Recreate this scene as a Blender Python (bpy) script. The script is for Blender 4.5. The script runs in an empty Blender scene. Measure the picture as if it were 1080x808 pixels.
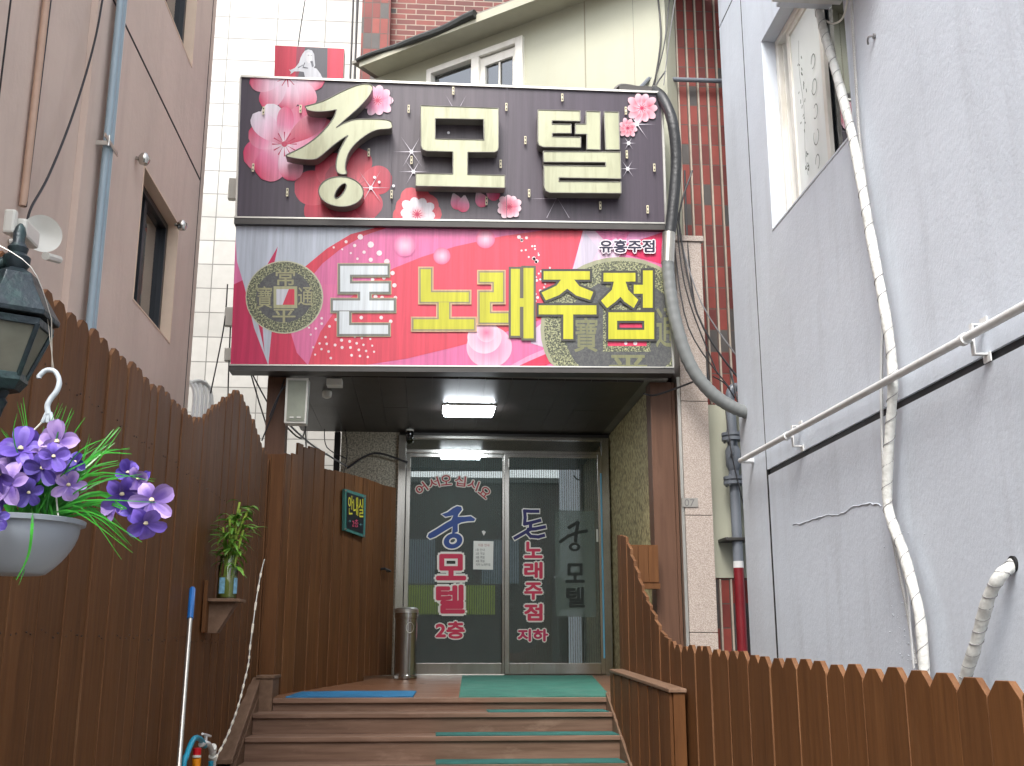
import bpy, bmesh, math, random
from mathutils import Vector, Matrix, noise
from mathutils.geometry import tessellate_polygon
R = math.radians
random.seed(7)
scene = bpy.context.scene
COL = scene.collection

# ------------------------------------------------------------------ camera, sky, sun, exposure
FPX, PITCH, YAW, EYE = 1150.0, R(13.73), R(-4.35), 1.5
cam = bpy.data.cameras.new('camera'); cam.sensor_width = 36.0; cam.lens = 36.0*FPX/1080.0
cam.clip_start = 0.05; cam.clip_end = 2000
camo = bpy.data.objects.new('camera', cam); COL.objects.link(camo)
camo.location = (0, 0, EYE); camo.rotation_euler = (R(90)+PITCH, 0, YAW)
scene.camera = camo

SUN_EL, SUN_AZ = 52.0, 200.0          # azimuth of the sun, clockwise from +Y
world = bpy.data.worlds.new('World'); scene.world = world; world.use_nodes = True
wn = world.node_tree; wn.nodes.clear()
sky = wn.nodes.new('ShaderNodeTexSky'); sky.sky_type = 'NISHITA'; sky.sun_disc = False
sky.sun_elevation = R(SUN_EL); sky.sun_rotation = R(SUN_AZ); sky.air_density = 1.0; sky.dust_density = 4.0; sky.ozone_density = 1.0
hs = wn.nodes.new('ShaderNodeHueSaturation'); hs.inputs['Saturation'].default_value = 0.38
bg = wn.nodes.new('ShaderNodeBackground'); bg.inputs['Strength'].default_value = 0.15
wo = wn.nodes.new('ShaderNodeOutputWorld')
wn.links.new(sky.outputs[0], hs.inputs['Color']); wn.links.new(hs.outputs[0], bg.inputs[0]); wn.links.new(bg.outputs[0], wo.inputs[0])
sl = bpy.data.lights.new('sun', 'SUN'); sl.energy = 0.8; sl.angle = R(20); sl.color = (1, .965, .92)
so = bpy.data.objects.new('sun', sl); COL.objects.link(so)
az = R(SUN_AZ); el = R(SUN_EL)
sd = Vector((math.sin(az)*math.cos(el), math.cos(az)*math.cos(el), math.sin(el)))
so.rotation_euler = sd.to_track_quat('Z', 'Y').to_euler(); so.location = (0, -4, 14)
scene.view_settings.view_transform = 'Standard'; scene.view_settings.look = 'None'
scene.view_settings.exposure = 1.6; scene.view_settings.gamma = 1.0
scene.view_settings.use_curve_mapping = False
scene.render.engine = 'CYCLES'
scene.cycles.max_bounces = 8; scene.cycles.diffuse_bounces = 5; scene.cycles.transparent_max_bounces = 12

# ------------------------------------------------------------------ helpers
def ray(u, v):
    a = (u-540)/FPX; b = (404-v)/FPX
    cp, sp = math.cos(PITCH), math.sin(PITCH)
    d = (a, cp-b*sp, sp+b*cp)
    c, s = math.cos(YAW), math.sin(YAW)
    return Vector((d[0]*c-d[1]*s, d[0]*s+d[1]*c, d[2]))
def P(u, v, X=None, Y=None, Z=None):
    d = ray(u, v)
    t = X/d.x if X is not None else Y/d.y if Y is not None else (Z-EYE)/d.z
    return Vector((t*d.x, t*d.y, EYE+t*d.z))
def PL(u, v, a, b, off=0.0):          # vertical plane through plan points a, b, moved off metres towards the viewer
    d = ray(u, v); tx, ty = b[0]-a[0], b[1]-a[1]; L = math.hypot(tx, ty); nx, ny = ty/L, -tx/L
    if nx*a[0]+ny*a[1] > 0: nx, ny = -nx, -ny
    k = nx*a[0]+ny*a[1]+off
    t = k/(nx*d.x+ny*d.y)
    return Vector((t*d.x, t*d.y, EYE+t*d.z))
def lin(c):
    r = []
    for x in c[:3]:
        x = x/255.0
        r.append(x/12.92 if x <= .04045 else ((x+.055)/1.055)**2.4)
    return (r[0], r[1], r[2], 1.0)
def tag(o, label=None, cat=None, group=None, kind=None):
    if label: o['label'] = label
    if cat: o['category'] = cat
    if group: o['group'] = group
    if kind: o['kind'] = kind
    return o
def thing(name, loc, label, cat, group=None):
    o = bpy.data.objects.new(name, None); COL.objects.link(o); o.location = loc; o.empty_display_size = .1
    return tag(o, label, cat, group)
def world_loc(o):
    v = Vector(o.location)
    return v
class MB:
    """collects faces in world space; build() links them as one mesh"""
    def __init__(s): s.v = []; s.f = []; s.m = []; s.c = []
    def face(s, pts, mat=0, col=None):
        n = len(s.v); s.v += [tuple(p) for p in pts]; s.f.append(list(range(n, n+len(pts)))); s.m.append(mat)
        if col is None: col = (.5, .5, .5, 1)
        s.c.append([col]*len(pts) if not isinstance(col, list) else col)
    def mesh(s, verts, faces, mat=0, col=(.5, .5, .5, 1)):
        n = len(s.v); s.v += [tuple(p) for p in verts]
        for f in faces:
            s.f.append([i+n for i in f]); s.m.append(mat); s.c.append([col]*len(f))
    def box(s, x0, x1, y0, y1, z0, z1, mat=0, col=(.5, .5, .5, 1), M=None):
        if x0 > x1: x0, x1 = x1, x0
        if y0 > y1: y0, y1 = y1, y0
        if z0 > z1: z0, z1 = z1, z0
        V = [Vector(p) for p in ((x0,y0,z0),(x1,y0,z0),(x1,y1,z0),(x0,y1,z0),(x0,y0,z1),(x1,y0,z1),(x1,y1,z1),(x0,y1,z1))]
        if M is not None: V = [M @ p for p in V]
        s.mesh(V, [(0,3,2,1),(4,5,6,7),(0,1,5,4),(1,2,6,5),(2,3,7,6),(3,0,4,7)], mat, col)
    def tube(s, pts, r, n=10, mat=0, col=(.5, .5, .5, 1), cap=True):
        pts = [Vector(p) for p in pts]; N = len(pts)
        rs = r if isinstance(r, (list, tuple)) else [r]*N
        base = len(s.v); up = None
        for i, p in enumerate(pts):
            t = (pts[min(i+1, N-1)]-pts[max(i-1, 0)]).normalized()
            if up is None:
                up = t.orthogonal().normalized()
            else:
                up = (up - t*up.dot(t)); up = up.normalized() if up.length > 1e-6 else t.orthogonal().normalized()
            w = t.cross(up)
            for k in range(n):
                a = 2*math.pi*k/n
                s.v.append(tuple(p+(up*math.cos(a)+w*math.sin(a))*rs[i]))
        for i in range(N-1):
            for k in range(n):
                k2 = (k+1) % n
                s.f.append([base+i*n+k, base+i*n+k2, base+(i+1)*n+k2, base+(i+1)*n+k]); s.m.append(mat); s.c.append([col]*4)
        if cap:
            s.f.append([base+k for k in range(n)][::-1]); s.m.append(mat); s.c.append([col]*n)
            s.f.append([base+(N-1)*n+k for k in range(n)]); s.m.append(mat); s.c.append([col]*n)
    def lathe(s, prof, c=(0, 0, 0), n=28, mat=0, col=(.5, .5, .5, 1), sx=1, sy=1, M=None):
        base = len(s.v); c = Vector(c)
        for (r, z) in prof:
            for k in range(n):
                a = 2*math.pi*(k+.5)/n
                p = Vector((r*math.cos(a)*sx, r*math.sin(a)*sy, z))
                if M is not None: p = M @ p
                s.v.append(tuple(p+c))
        for i in range(len(prof)-1):
            for k in range(n):
                k2 = (k+1) % n
                s.f.append([base+i*n+k, base+i*n+k2, base+(i+1)*n+k2, base+(i+1)*n+k]); s.m.append(mat); s.c.append([col]*4)
        s.f.append([base+k for k in range(n)][::-1]); s.m.append(mat); s.c.append([col]*n)
        L = len(prof)-1
        s.f.append([base+L*n+k for k in range(n)]); s.m.append(mat); s.c.append([col]*n)
    def prism(s, front, back, holes=(), mats=(0, 1), col=(.5, .5, .5, 1)):
        """front, back: lists of the same number of 3D points; holes: list of (front, back)"""
        loops = [list(front)]+[list(h[0]) for h in holes]
        bl = [list(back)]+[list(h[1]) for h in holes]
        flat = [p for l in loops for p in l]; flatb = [p for l in bl for p in l]
        tris = tessellate_polygon([[Vector(p) for p in l] for l in loops])
        n = len(s.v); s.v += [tuple(p) for p in flat]
        for t in tris: s.f.append([n+i for i in t]); s.m.append(mats[0]); s.c.append([col]*3)
        n2 = len(s.v); s.v += [tuple(p) for p in flatb]
        for t in tris: s.f.append([n2+i for i in t][::-1]); s.m.append(mats[1]); s.c.append([col]*3)
        n3 = len(s.v); s.v += [tuple(p) for p in flat]; n4 = len(s.v); s.v += [tuple(p) for p in flatb]
        o = 0
        for l in loops:
            k = len(l)
            for i in range(k):
                j = (i+1) % k
                s.f.append([n3+o+i, n3+o+j, n4+o+j, n4+o+i]); s.m.append(mats[1]); s.c.append([col]*4)
            o += k
    def build(s, name, mats, parent=None, smooth=False, bevel=0, recalc=True, label=None):
        me = bpy.data.meshes.new(name); me.from_pydata(s.v, [], s.f); me.validate(verbose=False)
        if not isinstance(mats, (list, tuple)): mats = [mats]
        for m in mats: me.materials.append(m)
        if len(me.polygons) == len(s.f):
            me.polygons.foreach_set('material_index', s.m)
            ca = me.color_attributes.new('Col', 'FLOAT_COLOR', 'CORNER')
            flat = [x for f in s.c for c in f for x in (tuple(c)+(1,))[:4]]
            if len(flat) == len(ca.data)*4: ca.data.foreach_set('color', flat)
        else:
            print('FACES LOST', name, len(me.polygons), len(s.f))
        if recalc:
            b = bmesh.new(); b.from_mesh(me); bmesh.ops.recalc_face_normals(b, faces=b.faces); b.to_mesh(me); b.free()
        if smooth:
            me.polygons.foreach_set('use_smooth', [True]*len(me.polygons)); me.set_sharp_from_angle(angle=R(38))
        o = bpy.data.objects.new(name, me); COL.objects.link(o)
        if bevel:
            md = o.modifiers.new('bevel', 'BEVEL'); md.width = bevel; md.segments = 2; md.limit_method = 'ANGLE'; md.angle_limit = R(40)
        if parent is not None:
            o.parent = parent
            w = Vector(parent.location); q = parent.parent
            o.matrix_parent_inverse = Matrix.Translation(-w) if parent.type == 'EMPTY' else Matrix.Identity(4)
        if label: o['label'] = label
        return o
def smooth_path(pts, k=6):            # Catmull-Rom
    pts = [Vector(p) for p in pts]; out = []
    for i in range(len(pts)-1):
        p0 = pts[max(i-1, 0)]; p1 = pts[i]; p2 = pts[i+1]; p3 = pts[min(i+2, len(pts)-1)]
        for j in range(k):
            t = j/k
            out.append(.5*((2*p1)+(p2-p0)*t+(2*p0-5*p1+4*p2-p3)*t*t+(3*p1-p0-3*p2+p3)*t**3))
    out.append(pts[-1]); return out
def sag(a, b, d, n=10):
    a = Vector(a); b = Vector(b)
    return [a.lerp(b, i/n)+Vector((0, 0, -4*d*(i/n)*(1-i/n))) for i in range(n+1)]

# ------------------------------------------------------------------ materials
def nodes(name):
    m = bpy.data.materials.new(name); m.use_nodes = True; nt = m.node_tree
    return m, nt, nt.nodes['Principled BSDF']
def mk(nt, t, **k):
    n = nt.nodes.new(t)
    for a, b in k.items(): setattr(n, a, b)
    return n
def mixrgb(nt, blend='MIX'):
    n = nt.nodes.new('ShaderNodeMix'); n.data_type = 'RGBA'; n.blend_type = blend
    return n
def coords(nt, scale=(1, 1, 1)):
    tc = mk(nt, 'ShaderNodeTexCoord'); mp = mk(nt, 'ShaderNodeMapping'); mp.inputs['Scale'].default_value = scale
    nt.links.new(tc.outputs['Object'], mp.inputs['Vector']); return mp.outputs[0]
def simple(name, col, rough=.5, metal=0, var=.12, scale=6, stretch=(1, 1, 1), bump=0, bscale=60, spec=.5, alpha=None, stain=None, coat=0, attr=False):
    """stain: (colour, amount, scale xyz) large soft dirt patches"""
    m, nt, b = nodes(name); c = lin(col)
    n = mk(nt, 'ShaderNodeTexNoise'); n.inputs['Scale'].default_value = scale; n.inputs['Detail'].default_value = 6; n.inputs['Roughness'].default_value = .6
    nt.links.new(coords(nt, stretch), n.inputs['Vector'])
    mr = mk(nt, 'ShaderNodeMapRange'); mr.inputs[1].default_value = .3; mr.inputs[2].default_value = .7
    mr.inputs[3].default_value = 1-var; mr.inputs[4].default_value = 1+var
    nt.links.new(n.outputs[0], mr.inputs[0])
    mx = mixrgb(nt, 'MULTIPLY'); mx.inputs[0].default_value = 1; mx.inputs[6].default_value = c
    nt.links.new(mr.outputs[0], mx.inputs[7]); out = mx.outputs[2]
    if attr:
        at = mk(nt, 'ShaderNodeAttribute', attribute_name='Col')
        a2 = mixrgb(nt, 'MULTIPLY'); a2.inputs[0].default_value = 1
        sc = mk(nt, 'ShaderNodeMapRange'); sc.inputs[1].default_value = 0; sc.inputs[2].default_value = 1; sc.inputs[3].default_value = 0; sc.inputs[4].default_value = 2
        nt.links.new(at.outputs['Fac'], sc.inputs[0]); nt.links.new(out, a2.inputs[6]); nt.links.new(sc.outputs[0], a2.inputs[7]); out = a2.outputs[2]
    if stain:
        sn = mk(nt, 'ShaderNodeTexNoise'); sn.inputs['Scale'].default_value = 1; sn.inputs['Detail'].default_value = 5; sn.inputs['Roughness'].default_value = .62
        nt.links.new(coords(nt, stain[2]), sn.inputs['Vector'])
        r = mk(nt, 'ShaderNodeMapRange'); r.inputs[1].default_value = .48; r.inputs[2].default_value = .72; r.inputs[3].default_value = 0; r.inputs[4].default_value = stain[1]
        nt.links.new(sn.outputs[0], r.inputs[0])
        ms = mixrgb(nt); ms.inputs[7].default_value = lin(stain[0]); nt.links.new(r.outputs[0], ms.inputs[0]); nt.links.new(out, ms.inputs[6]); out = ms.outputs[2]
    nt.links.new(out, b.inputs['Base Color'])
    b.inputs['Roughness'].default_value = rough; b.inputs['Metallic'].default_value = metal
    b.inputs['Specular IOR Level'].default_value = spec; b.inputs['Coat Weight'].default_value = coat
    rr = mk(nt, 'ShaderNodeMapRange'); rr.inputs[3].default_value = max(0, rough-.08); rr.inputs[4].default_value = min(1, rough+.08)
    nt.links.new(n.outputs[0], rr.inputs[0]); nt.links.new(rr.outputs[0], b.inputs['Roughness'])
    if bump:
        bn = mk(nt, 'ShaderNodeTexNoise'); bn.inputs['Scale'].default_value = bscale; bn.inputs['Detail'].default_value = 5
        nt.links.new(coords(nt, stretch), bn.inputs['Vector'])
        bp = mk(nt, 'ShaderNodeBump'); bp.inputs['Strength'].default_value = bump; bp.inputs['Distance'].default_value = .01
        nt.links.new(bn.outputs[0], bp.inputs['Height']); nt.links.new(bp.outputs[0], b.inputs['Normal'])
    return m
def wood(name, dark, light, worn, rough=.42, axis='z', wear=.25):
    """painted planks: grain streaks, per-board shade from Col, worn paint"""
    m, nt, b = nodes(name)
    st = {'z': (9, 9, .5), 'x': (.5, 9, 9), 'y': (9, .5, 9)}[axis]
    n = mk(nt, 'ShaderNodeTexNoise'); n.inputs['Scale'].default_value = 3; n.inputs['Detail'].default_value = 8; n.inputs['Roughness'].default_value = .65
    nt.links.new(coords(nt, st), n.inputs['Vector'])
    cr = mk(nt, 'ShaderNodeValToRGB'); cr.color_ramp.elements[0].position = .32; cr.color_ramp.elements[0].color = lin(dark)
    cr.color_ramp.elements[1].position = .72; cr.color_ramp.elements[1].color = lin(light)
    nt.links.new(n.outputs[0], cr.inputs[0])
    at = mk(nt, 'ShaderNodeAttribute', attribute_name='Col')
    sc = mk(nt, 'ShaderNodeMapRange'); sc.inputs[1].default_value = 0; sc.inputs[2].default_value = 1; sc.inputs[3].default_value = .45; sc.inputs[4].default_value = 1.55
    nt.links.new(at.outputs['Fac'], sc.inputs[0])
    mu = mixrgb(nt, 'MULTIPLY'); mu.inputs[0].default_value = 1; nt.links.new(cr.outputs[0], mu.inputs[6]); nt.links.new(sc.outputs[0], mu.inputs[7])
    # knots and scuffs
    w = mk(nt, 'ShaderNodeTexNoise'); w.inputs['Scale'].default_value = 1.7; w.inputs['Detail'].default_value = 9; w.inputs['Roughness'].default_value = .72
    nt.links.new(coords(nt, {'z': (4, 4, 1.2), 'x': (1.2, 4, 4), 'y': (4, 1.2, 4)}[axis]), w.inputs['Vector'])
    r = mk(nt, 'ShaderNodeMapRange'); r.inputs[1].default_value = .56; r.inputs[2].default_value = .72; r.inputs[4].default_value = wear
    nt.links.new(w.outputs[0], r.inputs[0])
    ms = mixrgb(nt); ms.inputs[7].default_value = lin(worn); nt.links.new(r.outputs[0], ms.inputs[0]); nt.links.new(mu.outputs[2], ms.inputs[6])
    # green channel of the attribute above 0.9 marks sawn board edges, where the paint is thin
    nt.links.new(ms.outputs[2], b.inputs['Base Color'])
    ra = mk(nt, 'ShaderNodeMapRange'); ra.inputs[3].default_value = rough-.12; ra.inputs[4].default_value = rough+.2
    nt.links.new(w.outputs[0], ra.inputs[0]); nt.links.new(ra.outputs[0], b.inputs['Roughness'])
    bp = mk(nt, 'ShaderNodeBump'); bp.inputs['Strength'].default_value = .35; bp.inputs['Distance'].default_value = .004
    nt.links.new(n.outputs[0], bp.inputs['Height']); nt.links.new(bp.outputs[0], b.inputs['Normal'])
    b.inputs['Specular IOR Level'].default_value = .22
    return m
def brickmat(name, plane, w, h, mortar, cols, mortar_col, offset=.5, rough=.6, org=(0, 0), bump=.6, noise_amt=.12, smooth=.1):
    """cols: list of (position, colour) picked per brick; plane 'xz' or 'yz'"""
    m, nt, b = nodes(name)
    tc = mk(nt, 'ShaderNodeTexCoord'); sp = mk(nt, 'ShaderNodeSeparateXYZ'); cb = mk(nt, 'ShaderNodeCombineXYZ')
    nt.links.new(tc.outputs['Object'], sp.inputs[0])
    nt.links.new(sp.outputs[0 if plane == 'xz' else 1], cb.inputs[0]); nt.links.new(sp.outputs[2], cb.inputs[1])
    mp = mk(nt, 'ShaderNodeMapping'); mp.inputs['Location'].default_value = (org[0], org[1], 0); nt.links.new(cb.outputs[0], mp.inputs[0])
    br = mk(nt, 'ShaderNodeTexBrick'); br.offset = offset; br.squash = 1
    br.inputs['Color1'].default_value = (0, 0, 0, 1); br.inputs['Color2'].default_value = (1, 1, 1, 1); br.inputs['Mortar'].default_value = (.5, .5, .5, 1)
    br.inputs['Scale'].default_value = 1; br.inputs['Mortar Size'].default_value = mortar; br.inputs['Mortar Smooth'].default_value = smooth
    br.inputs['Brick Width'].default_value = w; br.inputs['Row Height'].default_value = h
    nt.links.new(mp.outputs[0], br.inputs['Vector'])
    cr = mk(nt, 'ShaderNodeValToRGB'); cr.color_ramp.interpolation = 'CONSTANT'
    els = cr.color_ramp.elements
    while len(els) < len(cols): els.new(.5)
    for e, (p, c) in zip(els, cols): e.position = p; e.color = lin(c)
    nt.links.new(br.outputs['Color'], cr.inputs[0])
    n = mk(nt, 'ShaderNodeTexNoise'); n.inputs['Scale'].default_value = 9; n.inputs['Detail'].default_value = 7
    nt.links.new(coords(nt), n.inputs['Vector'])
    mr = mk(nt, 'ShaderNodeMapRange'); mr.inputs[1].default_value = .3; mr.inputs[2].default_value = .7; mr.inputs[3].default_value = 1-noise_amt; mr.inputs[4].default_value = 1+noise_amt
    nt.links.new(n.outputs[0], mr.inputs[0])
    mx = mixrgb(nt); mx.inputs[7].default_value = lin(mortar_col); nt.links.new(br.outputs['Fac'], mx.inputs[0]); nt.links.new(cr.outputs[0], mx.inputs[6])
    mu = mixrgb(nt, 'MULTIPLY'); mu.inputs[0].default_value = 1; nt.links.new(mx.outputs[2], mu.inputs[6]); nt.links.new(mr.outputs[0], mu.inputs[7])
    nt.links.new(mu.outputs[2], b.inputs['Base Color']); b.inputs['Roughness'].default_value = rough
    inv = mk(nt, 'ShaderNodeMath', operation='SUBTRACT'); inv.inputs[0].default_value = 1; nt.links.new(br.outputs['Fac'], inv.inputs[1])
    ad = mk(nt, 'ShaderNodeMath', operation='MULTIPLY_ADD'); ad.inputs[1].default_value = .25; nt.links.new(n.outputs[0], ad.inputs[0]); nt.links.new(inv.outputs[0], ad.inputs[2])
    bp = mk(nt, 'ShaderNodeBump'); bp.inputs['Strength'].default_value = bump; bp.inputs['Distance'].default_value = .01
    nt.links.new(ad.outputs[0], bp.inputs['Height']); nt.links.new(bp.outputs[0], b.inputs['Normal'])
    return m
def stucco(name, col, var, dirt, dirt_amt, bump=.5, bscale=28, rough=.75):
    m, nt, b = nodes(name)
    n = mk(nt, 'ShaderNodeTexNoise'); n.inputs['Scale'].default_value = .9; n.inputs['Detail'].default_value = 8; n.inputs['Roughness'].default_value = .6
    nt.links.new(coords(nt), n.inputs['Vector'])
    cr = mk(nt, 'ShaderNodeValToRGB'); cr.color_ramp.elements[0].position = .35; cr.color_ramp.elements[1].position = .68
    cr.color_ramp.elements[0].color = lin(tuple(c*(1-var) for c in col)); cr.color_ramp.elements[1].color = lin(tuple(min(255, c*(1+var)) for c in col))
    nt.links.new(n.outputs[0], cr.inputs[0])
    d = mk(nt, 'ShaderNodeTexNoise'); d.inputs['Scale'].default_value = 1; d.inputs['Detail'].default_value = 9; d.inputs['Roughness'].default_value = .7
    nt.links.new(coords(nt, (5, 5, .6)), d.inputs['Vector'])
    r = mk(nt, 'ShaderNodeMapRange'); r.inputs[1].default_value = .5; r.inputs[2].default_value = .75; r.inputs[4].default_value = dirt_amt
    nt.links.new(d.outputs[0], r.inputs[0])
    mx = mixrgb(nt); mx.inputs[7].default_value = lin(dirt); nt.links.new(r.outputs[0], mx.inputs[0]); nt.links.new(cr.outputs[0], mx.inputs[6])
    nt.links.new(mx.outputs[2], b.inputs['Base Color']); b.inputs['Roughness'].default_value = rough
    f = mk(nt, 'ShaderNodeTexNoise'); f.inputs['Scale'].default_value = bscale; f.inputs['Detail'].default_value = 6; f.inputs['Roughness'].default_value = .6
    nt.links.new(coords(nt, (1, 1, .8)), f.inputs['Vector'])
    f2 = mk(nt, 'ShaderNodeTexNoise'); f2.inputs['Scale'].default_value = bscale*.2; f2.inputs['Detail'].default_value = 3; f2.inputs['Distortion'].default_value = .2
    nt.links.new(coords(nt), f2.inputs['Vector'])
    s = mk(nt, 'ShaderNodeMath', operation='MULTIPLY_ADD'); s.inputs[1].default_value = 1.1; nt.links.new(f2.outputs[0], s.inputs[0]); nt.links.new(f.outputs[0], s.inputs[2])
    bp = mk(nt, 'ShaderNodeBump'); bp.inputs['Strength'].default_value = bump; bp.inputs['Distance'].default_value = .012
    nt.links.new(s.outputs[0], bp.inputs['Height']); nt.links.new(bp.outputs[0], b.inputs['Normal'])
    return m
def speckle(name, c1, c2, c3, scale, rough=.5):
    m, nt, b = nodes(name)
    v = mk(nt, 'ShaderNodeTexNoise'); v.inputs['Scale'].default_value = scale; v.inputs['Detail'].default_value = 3; v.inputs['Roughness'].default_value = .7
    nt.links.new(coords(nt), v.inputs['Vector'])
    cr = mk(nt, 'ShaderNodeValToRGB'); e = cr.color_ramp.elements; e.new(.5)
    e[0].position = .40; e[0].color = lin(c1); e[1].position = .5; e[1].color = lin(c2); e[2].position = .58; e[2].color = lin(c3)
    nt.links.new(v.outputs[0], cr.inputs[0]); nt.links.new(cr.outputs[0], b.inputs['Base Color']); b.inputs['Roughness'].default_value = rough
    return m
def printmat(name, rough=.38, streak=.17):
    """printed vinyl: colour from the Col attribute, faint vertical dirt streaks"""
    m, nt, b = nodes(name)
    at = mk(nt, 'ShaderNodeAttribute', attribute_name='Col')
    n = mk(nt, 'ShaderNodeTexNoise'); n.inputs['Scale'].default_value = 1; n.inputs['Detail'].default_value = 7; n.inputs['Roughness'].default_value = .7
    nt.links.new(coords(nt, (22, 22, .8)), n.inputs['Vector'])
    r = mk(nt, 'ShaderNodeMapRange'); r.inputs[1].default_value = .35; r.inputs[2].default_value = .75; r.inputs[3].default_value = .86; r.inputs[4].default_value = .86-streak*2
    nt.links.new(n.outputs[0], r.inputs[0])
    mx = mixrgb(nt, 'MULTIPLY'); mx.inputs[0].default_value = 1; nt.links.new(at.outputs['Color'], mx.inputs[6]); nt.links.new(r.outputs[0], mx.inputs[7])
    nt.links.new(mx.outputs[2], b.inputs['Base Color']); b.inputs['Roughness'].default_value = rough; b.inputs['Specular IOR Level'].default_value = .4
    return m
def glass(name, tint, base_refl=.12, rough=0.0):
    m, nt, b = nodes(name); nt.nodes.remove(b)
    out = [n for n in nt.nodes if n.type == 'OUTPUT_MATERIAL'][0]
    tr = mk(nt, 'ShaderNodeBsdfTransparent'); tr.inputs[0].default_value = lin(tint)
    gl = mk(nt, 'ShaderNodeBsdfGlossy'); gl.inputs['Roughness'].default_value = rough; gl.inputs[0].default_value = (.95, .98, 1, 1)
    fr = mk(nt, 'ShaderNodeFresnel'); fr.inputs[0].default_value = 1.5
    ad = mk(nt, 'ShaderNodeMath', operation='ADD'); ad.inputs[1].default_value = base_refl; nt.links.new(fr.outputs[0], ad.inputs[0]); ad.use_clamp = True
    mx = mk(nt, 'ShaderNodeMixShader'); nt.links.new(ad.outputs[0], mx.inputs[0]); nt.links.new(tr.outputs[0], mx.inputs[1]); nt.links.new(gl.outputs[0], mx.inputs[2])
    nt.links.new(mx.outputs[0], out.inputs[0])
    return m
def emit(name, col, s):
    m, nt, b = nodes(name); b.inputs['Base Color'].default_value = lin(col); b.inputs['Emission Color'].default_value = lin(col); b.inputs['Emission Strength'].default_value = s
    return m

W_FENCE = wood('fence_brown_paint', (82, 51, 26), (105, 69, 38), (130, 97, 64), .55, 'z', .18)
W_EDGE = wood('fence_sawn_edge', (92, 60, 38), (118, 84, 56), (150, 118, 86), .6, 'z', .4)
W_STEP = wood('stair_brown_paint', (96, 74, 60), (130, 104, 88), (166, 140, 122), .45, 'x', .4)
W_DECK = wood('deck_brown_paint', (100, 68, 48), (134, 98, 74), (162, 134, 112), .28, 'x', .35)
W_RAIL = wood('rail_brown_paint', (98, 76, 60), (122, 98, 80), (165, 138, 118), .5, 'y', .3)
W_POST = wood('pillar_brown_paint', (84, 60, 47), (98, 72, 57), (140, 108, 92), .45, 'z', .15)
M_LEFT = stucco('mauve_stucco', (205, 185, 172), .035, (172, 150, 142), .4, .25, 22)
M_REVEAL = simple('beige_reveal_paint', (214, 190, 168), .6, var=.05)
M_RIGHT = stucco('blue_grey_stucco', (204, 212, 222), .025, (178, 184, 192), .55, .18, 50)
M_RIGHT_SM = stucco('blue_grey_trim', (203, 210, 219), .03, (172, 178, 186), .4, .25, 30)
M_TILE = brickmat('white_stone_tile', 'xz', .6, .3, .006, [(0, (182, 182, 177)), (.35, (176, 176, 171)), (.7, (187, 187, 182))], (122, 122, 118), 0, .28, (.22, .05), .5, .05)
REDS2 = [(0, (58, 52, 50)), (.10, (98, 40, 33)), (.4, (110, 46, 37)), (.65, (88, 36, 30)), (.85, (118, 52, 42))]
REDS = [(0, (70, 66, 64)), (.14, (106, 40, 33)), (.4, (120, 47, 38)), (.65, (94, 35, 30)), (.85, (128, 54, 44))]
M_BRICK_RUN = brickmat('red_running_brick', 'xz', .215, .066, .006, REDS2, (148, 132, 118), .5, .6, (.03, .02))
M_BRICK_STACK = brickmat('red_stacked_brick', 'xz', .0885, .187, .005, REDS, (84, 68, 62), 0, .6, (.01, .02), 1.0)
M_CREAM = stucco('cream_panel', (178, 179, 160), .03, (172, 166, 138), .35, .1, 20, .5)
M_CREAM_DK = simple('cream_soffit_paint', (172, 170, 152), .5, var=.08, scale=3, stain=((150, 144, 124), .5, (2, 2, 2)))
M_GRANITE = speckle('speckled_granite', (142, 130, 122), (160, 148, 139), (178, 167, 158), 120, .55)
M_PLASTER = speckle('ochre_flecked_plaster', (104, 92, 60), (146, 132, 92), (172, 160, 118), 26, .6)
M_PLASTER_GY = speckle('grey_flecked_plaster', (100, 96, 84), (136, 130, 114), (160, 154, 138), 60, .6)
M_BLACK = simple('black_pvc_panel', (42, 37, 35), .42, var=.25, scale=3)
M_DARKGAP = simple('dark_joint', (22, 22, 24), .8)
M_GROOVE = simple('black_gap_shade', (40, 42, 46), .6, var=.3, scale=8)
M_STEEL = simple('brushed_stainless', (190, 188, 182), .22, 1, .06, 30, (1, 1, .05))
M_ALU = simple('anodised_aluminium', (196, 194, 186), .3, .9, .05, 12)
M_DKMETAL = simple('dark_sign_frame', (70, 68, 66), .45, .4, .15, 5)
M_WHITE = simple('white_painted_metal', (214, 216, 216), .4, 0, .06, 8, stain=((170, 168, 160), .5, (5, 5, 2)))
M_PVC_W = simple('white_plastic', (206, 206, 198), .4, 0, .05, 8)
M_BLACKPL = simple('black_plastic', (28, 28, 30), .4)
M_CABLE = simple('black_cable', (34, 33, 36), .5)
M_CABLE_GY = simple('grey_cable', (120, 120, 122), .5)
M_ASPHALT = simple('asphalt', (66, 66, 66), .9, 0, .2, 9, bump=.5, bscale=120)
M_CONC = simple('concrete', (130, 127, 120), .8, 0, .12, 3, bump=.3)
M_PRINT = printmat('printed_vinyl')
M_PRINT_DOOR = printmat('vinyl_decal', .5, .03)
M_COIN = speckle('printed_old_coin', (56, 60, 52), (88, 92, 72), (158, 160, 120), 75, .4)
M_COIN_IN = speckle('printed_dark_coin_field', (66, 68, 70), (74, 75, 76), (84, 86, 84), 60, .4)
M_LETTER = simple('cream_acrylic_face', (170, 172, 144), .25, .15, .18, 2.6, (1, 1, .3), stain=((128, 126, 98), .7, (12, 12, 1.2)))
M_LETTER_SIDE = simple('grey_letter_return', (120, 118, 112), .4, .3, .15, 9)
M_LAMPGLOW = emit('lit_lamp_diffuser', (240, 248, 255), 14.0)
M_GLASS_DOOR = glass('dark_door_glass', (196, 208, 204), .13)
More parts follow.
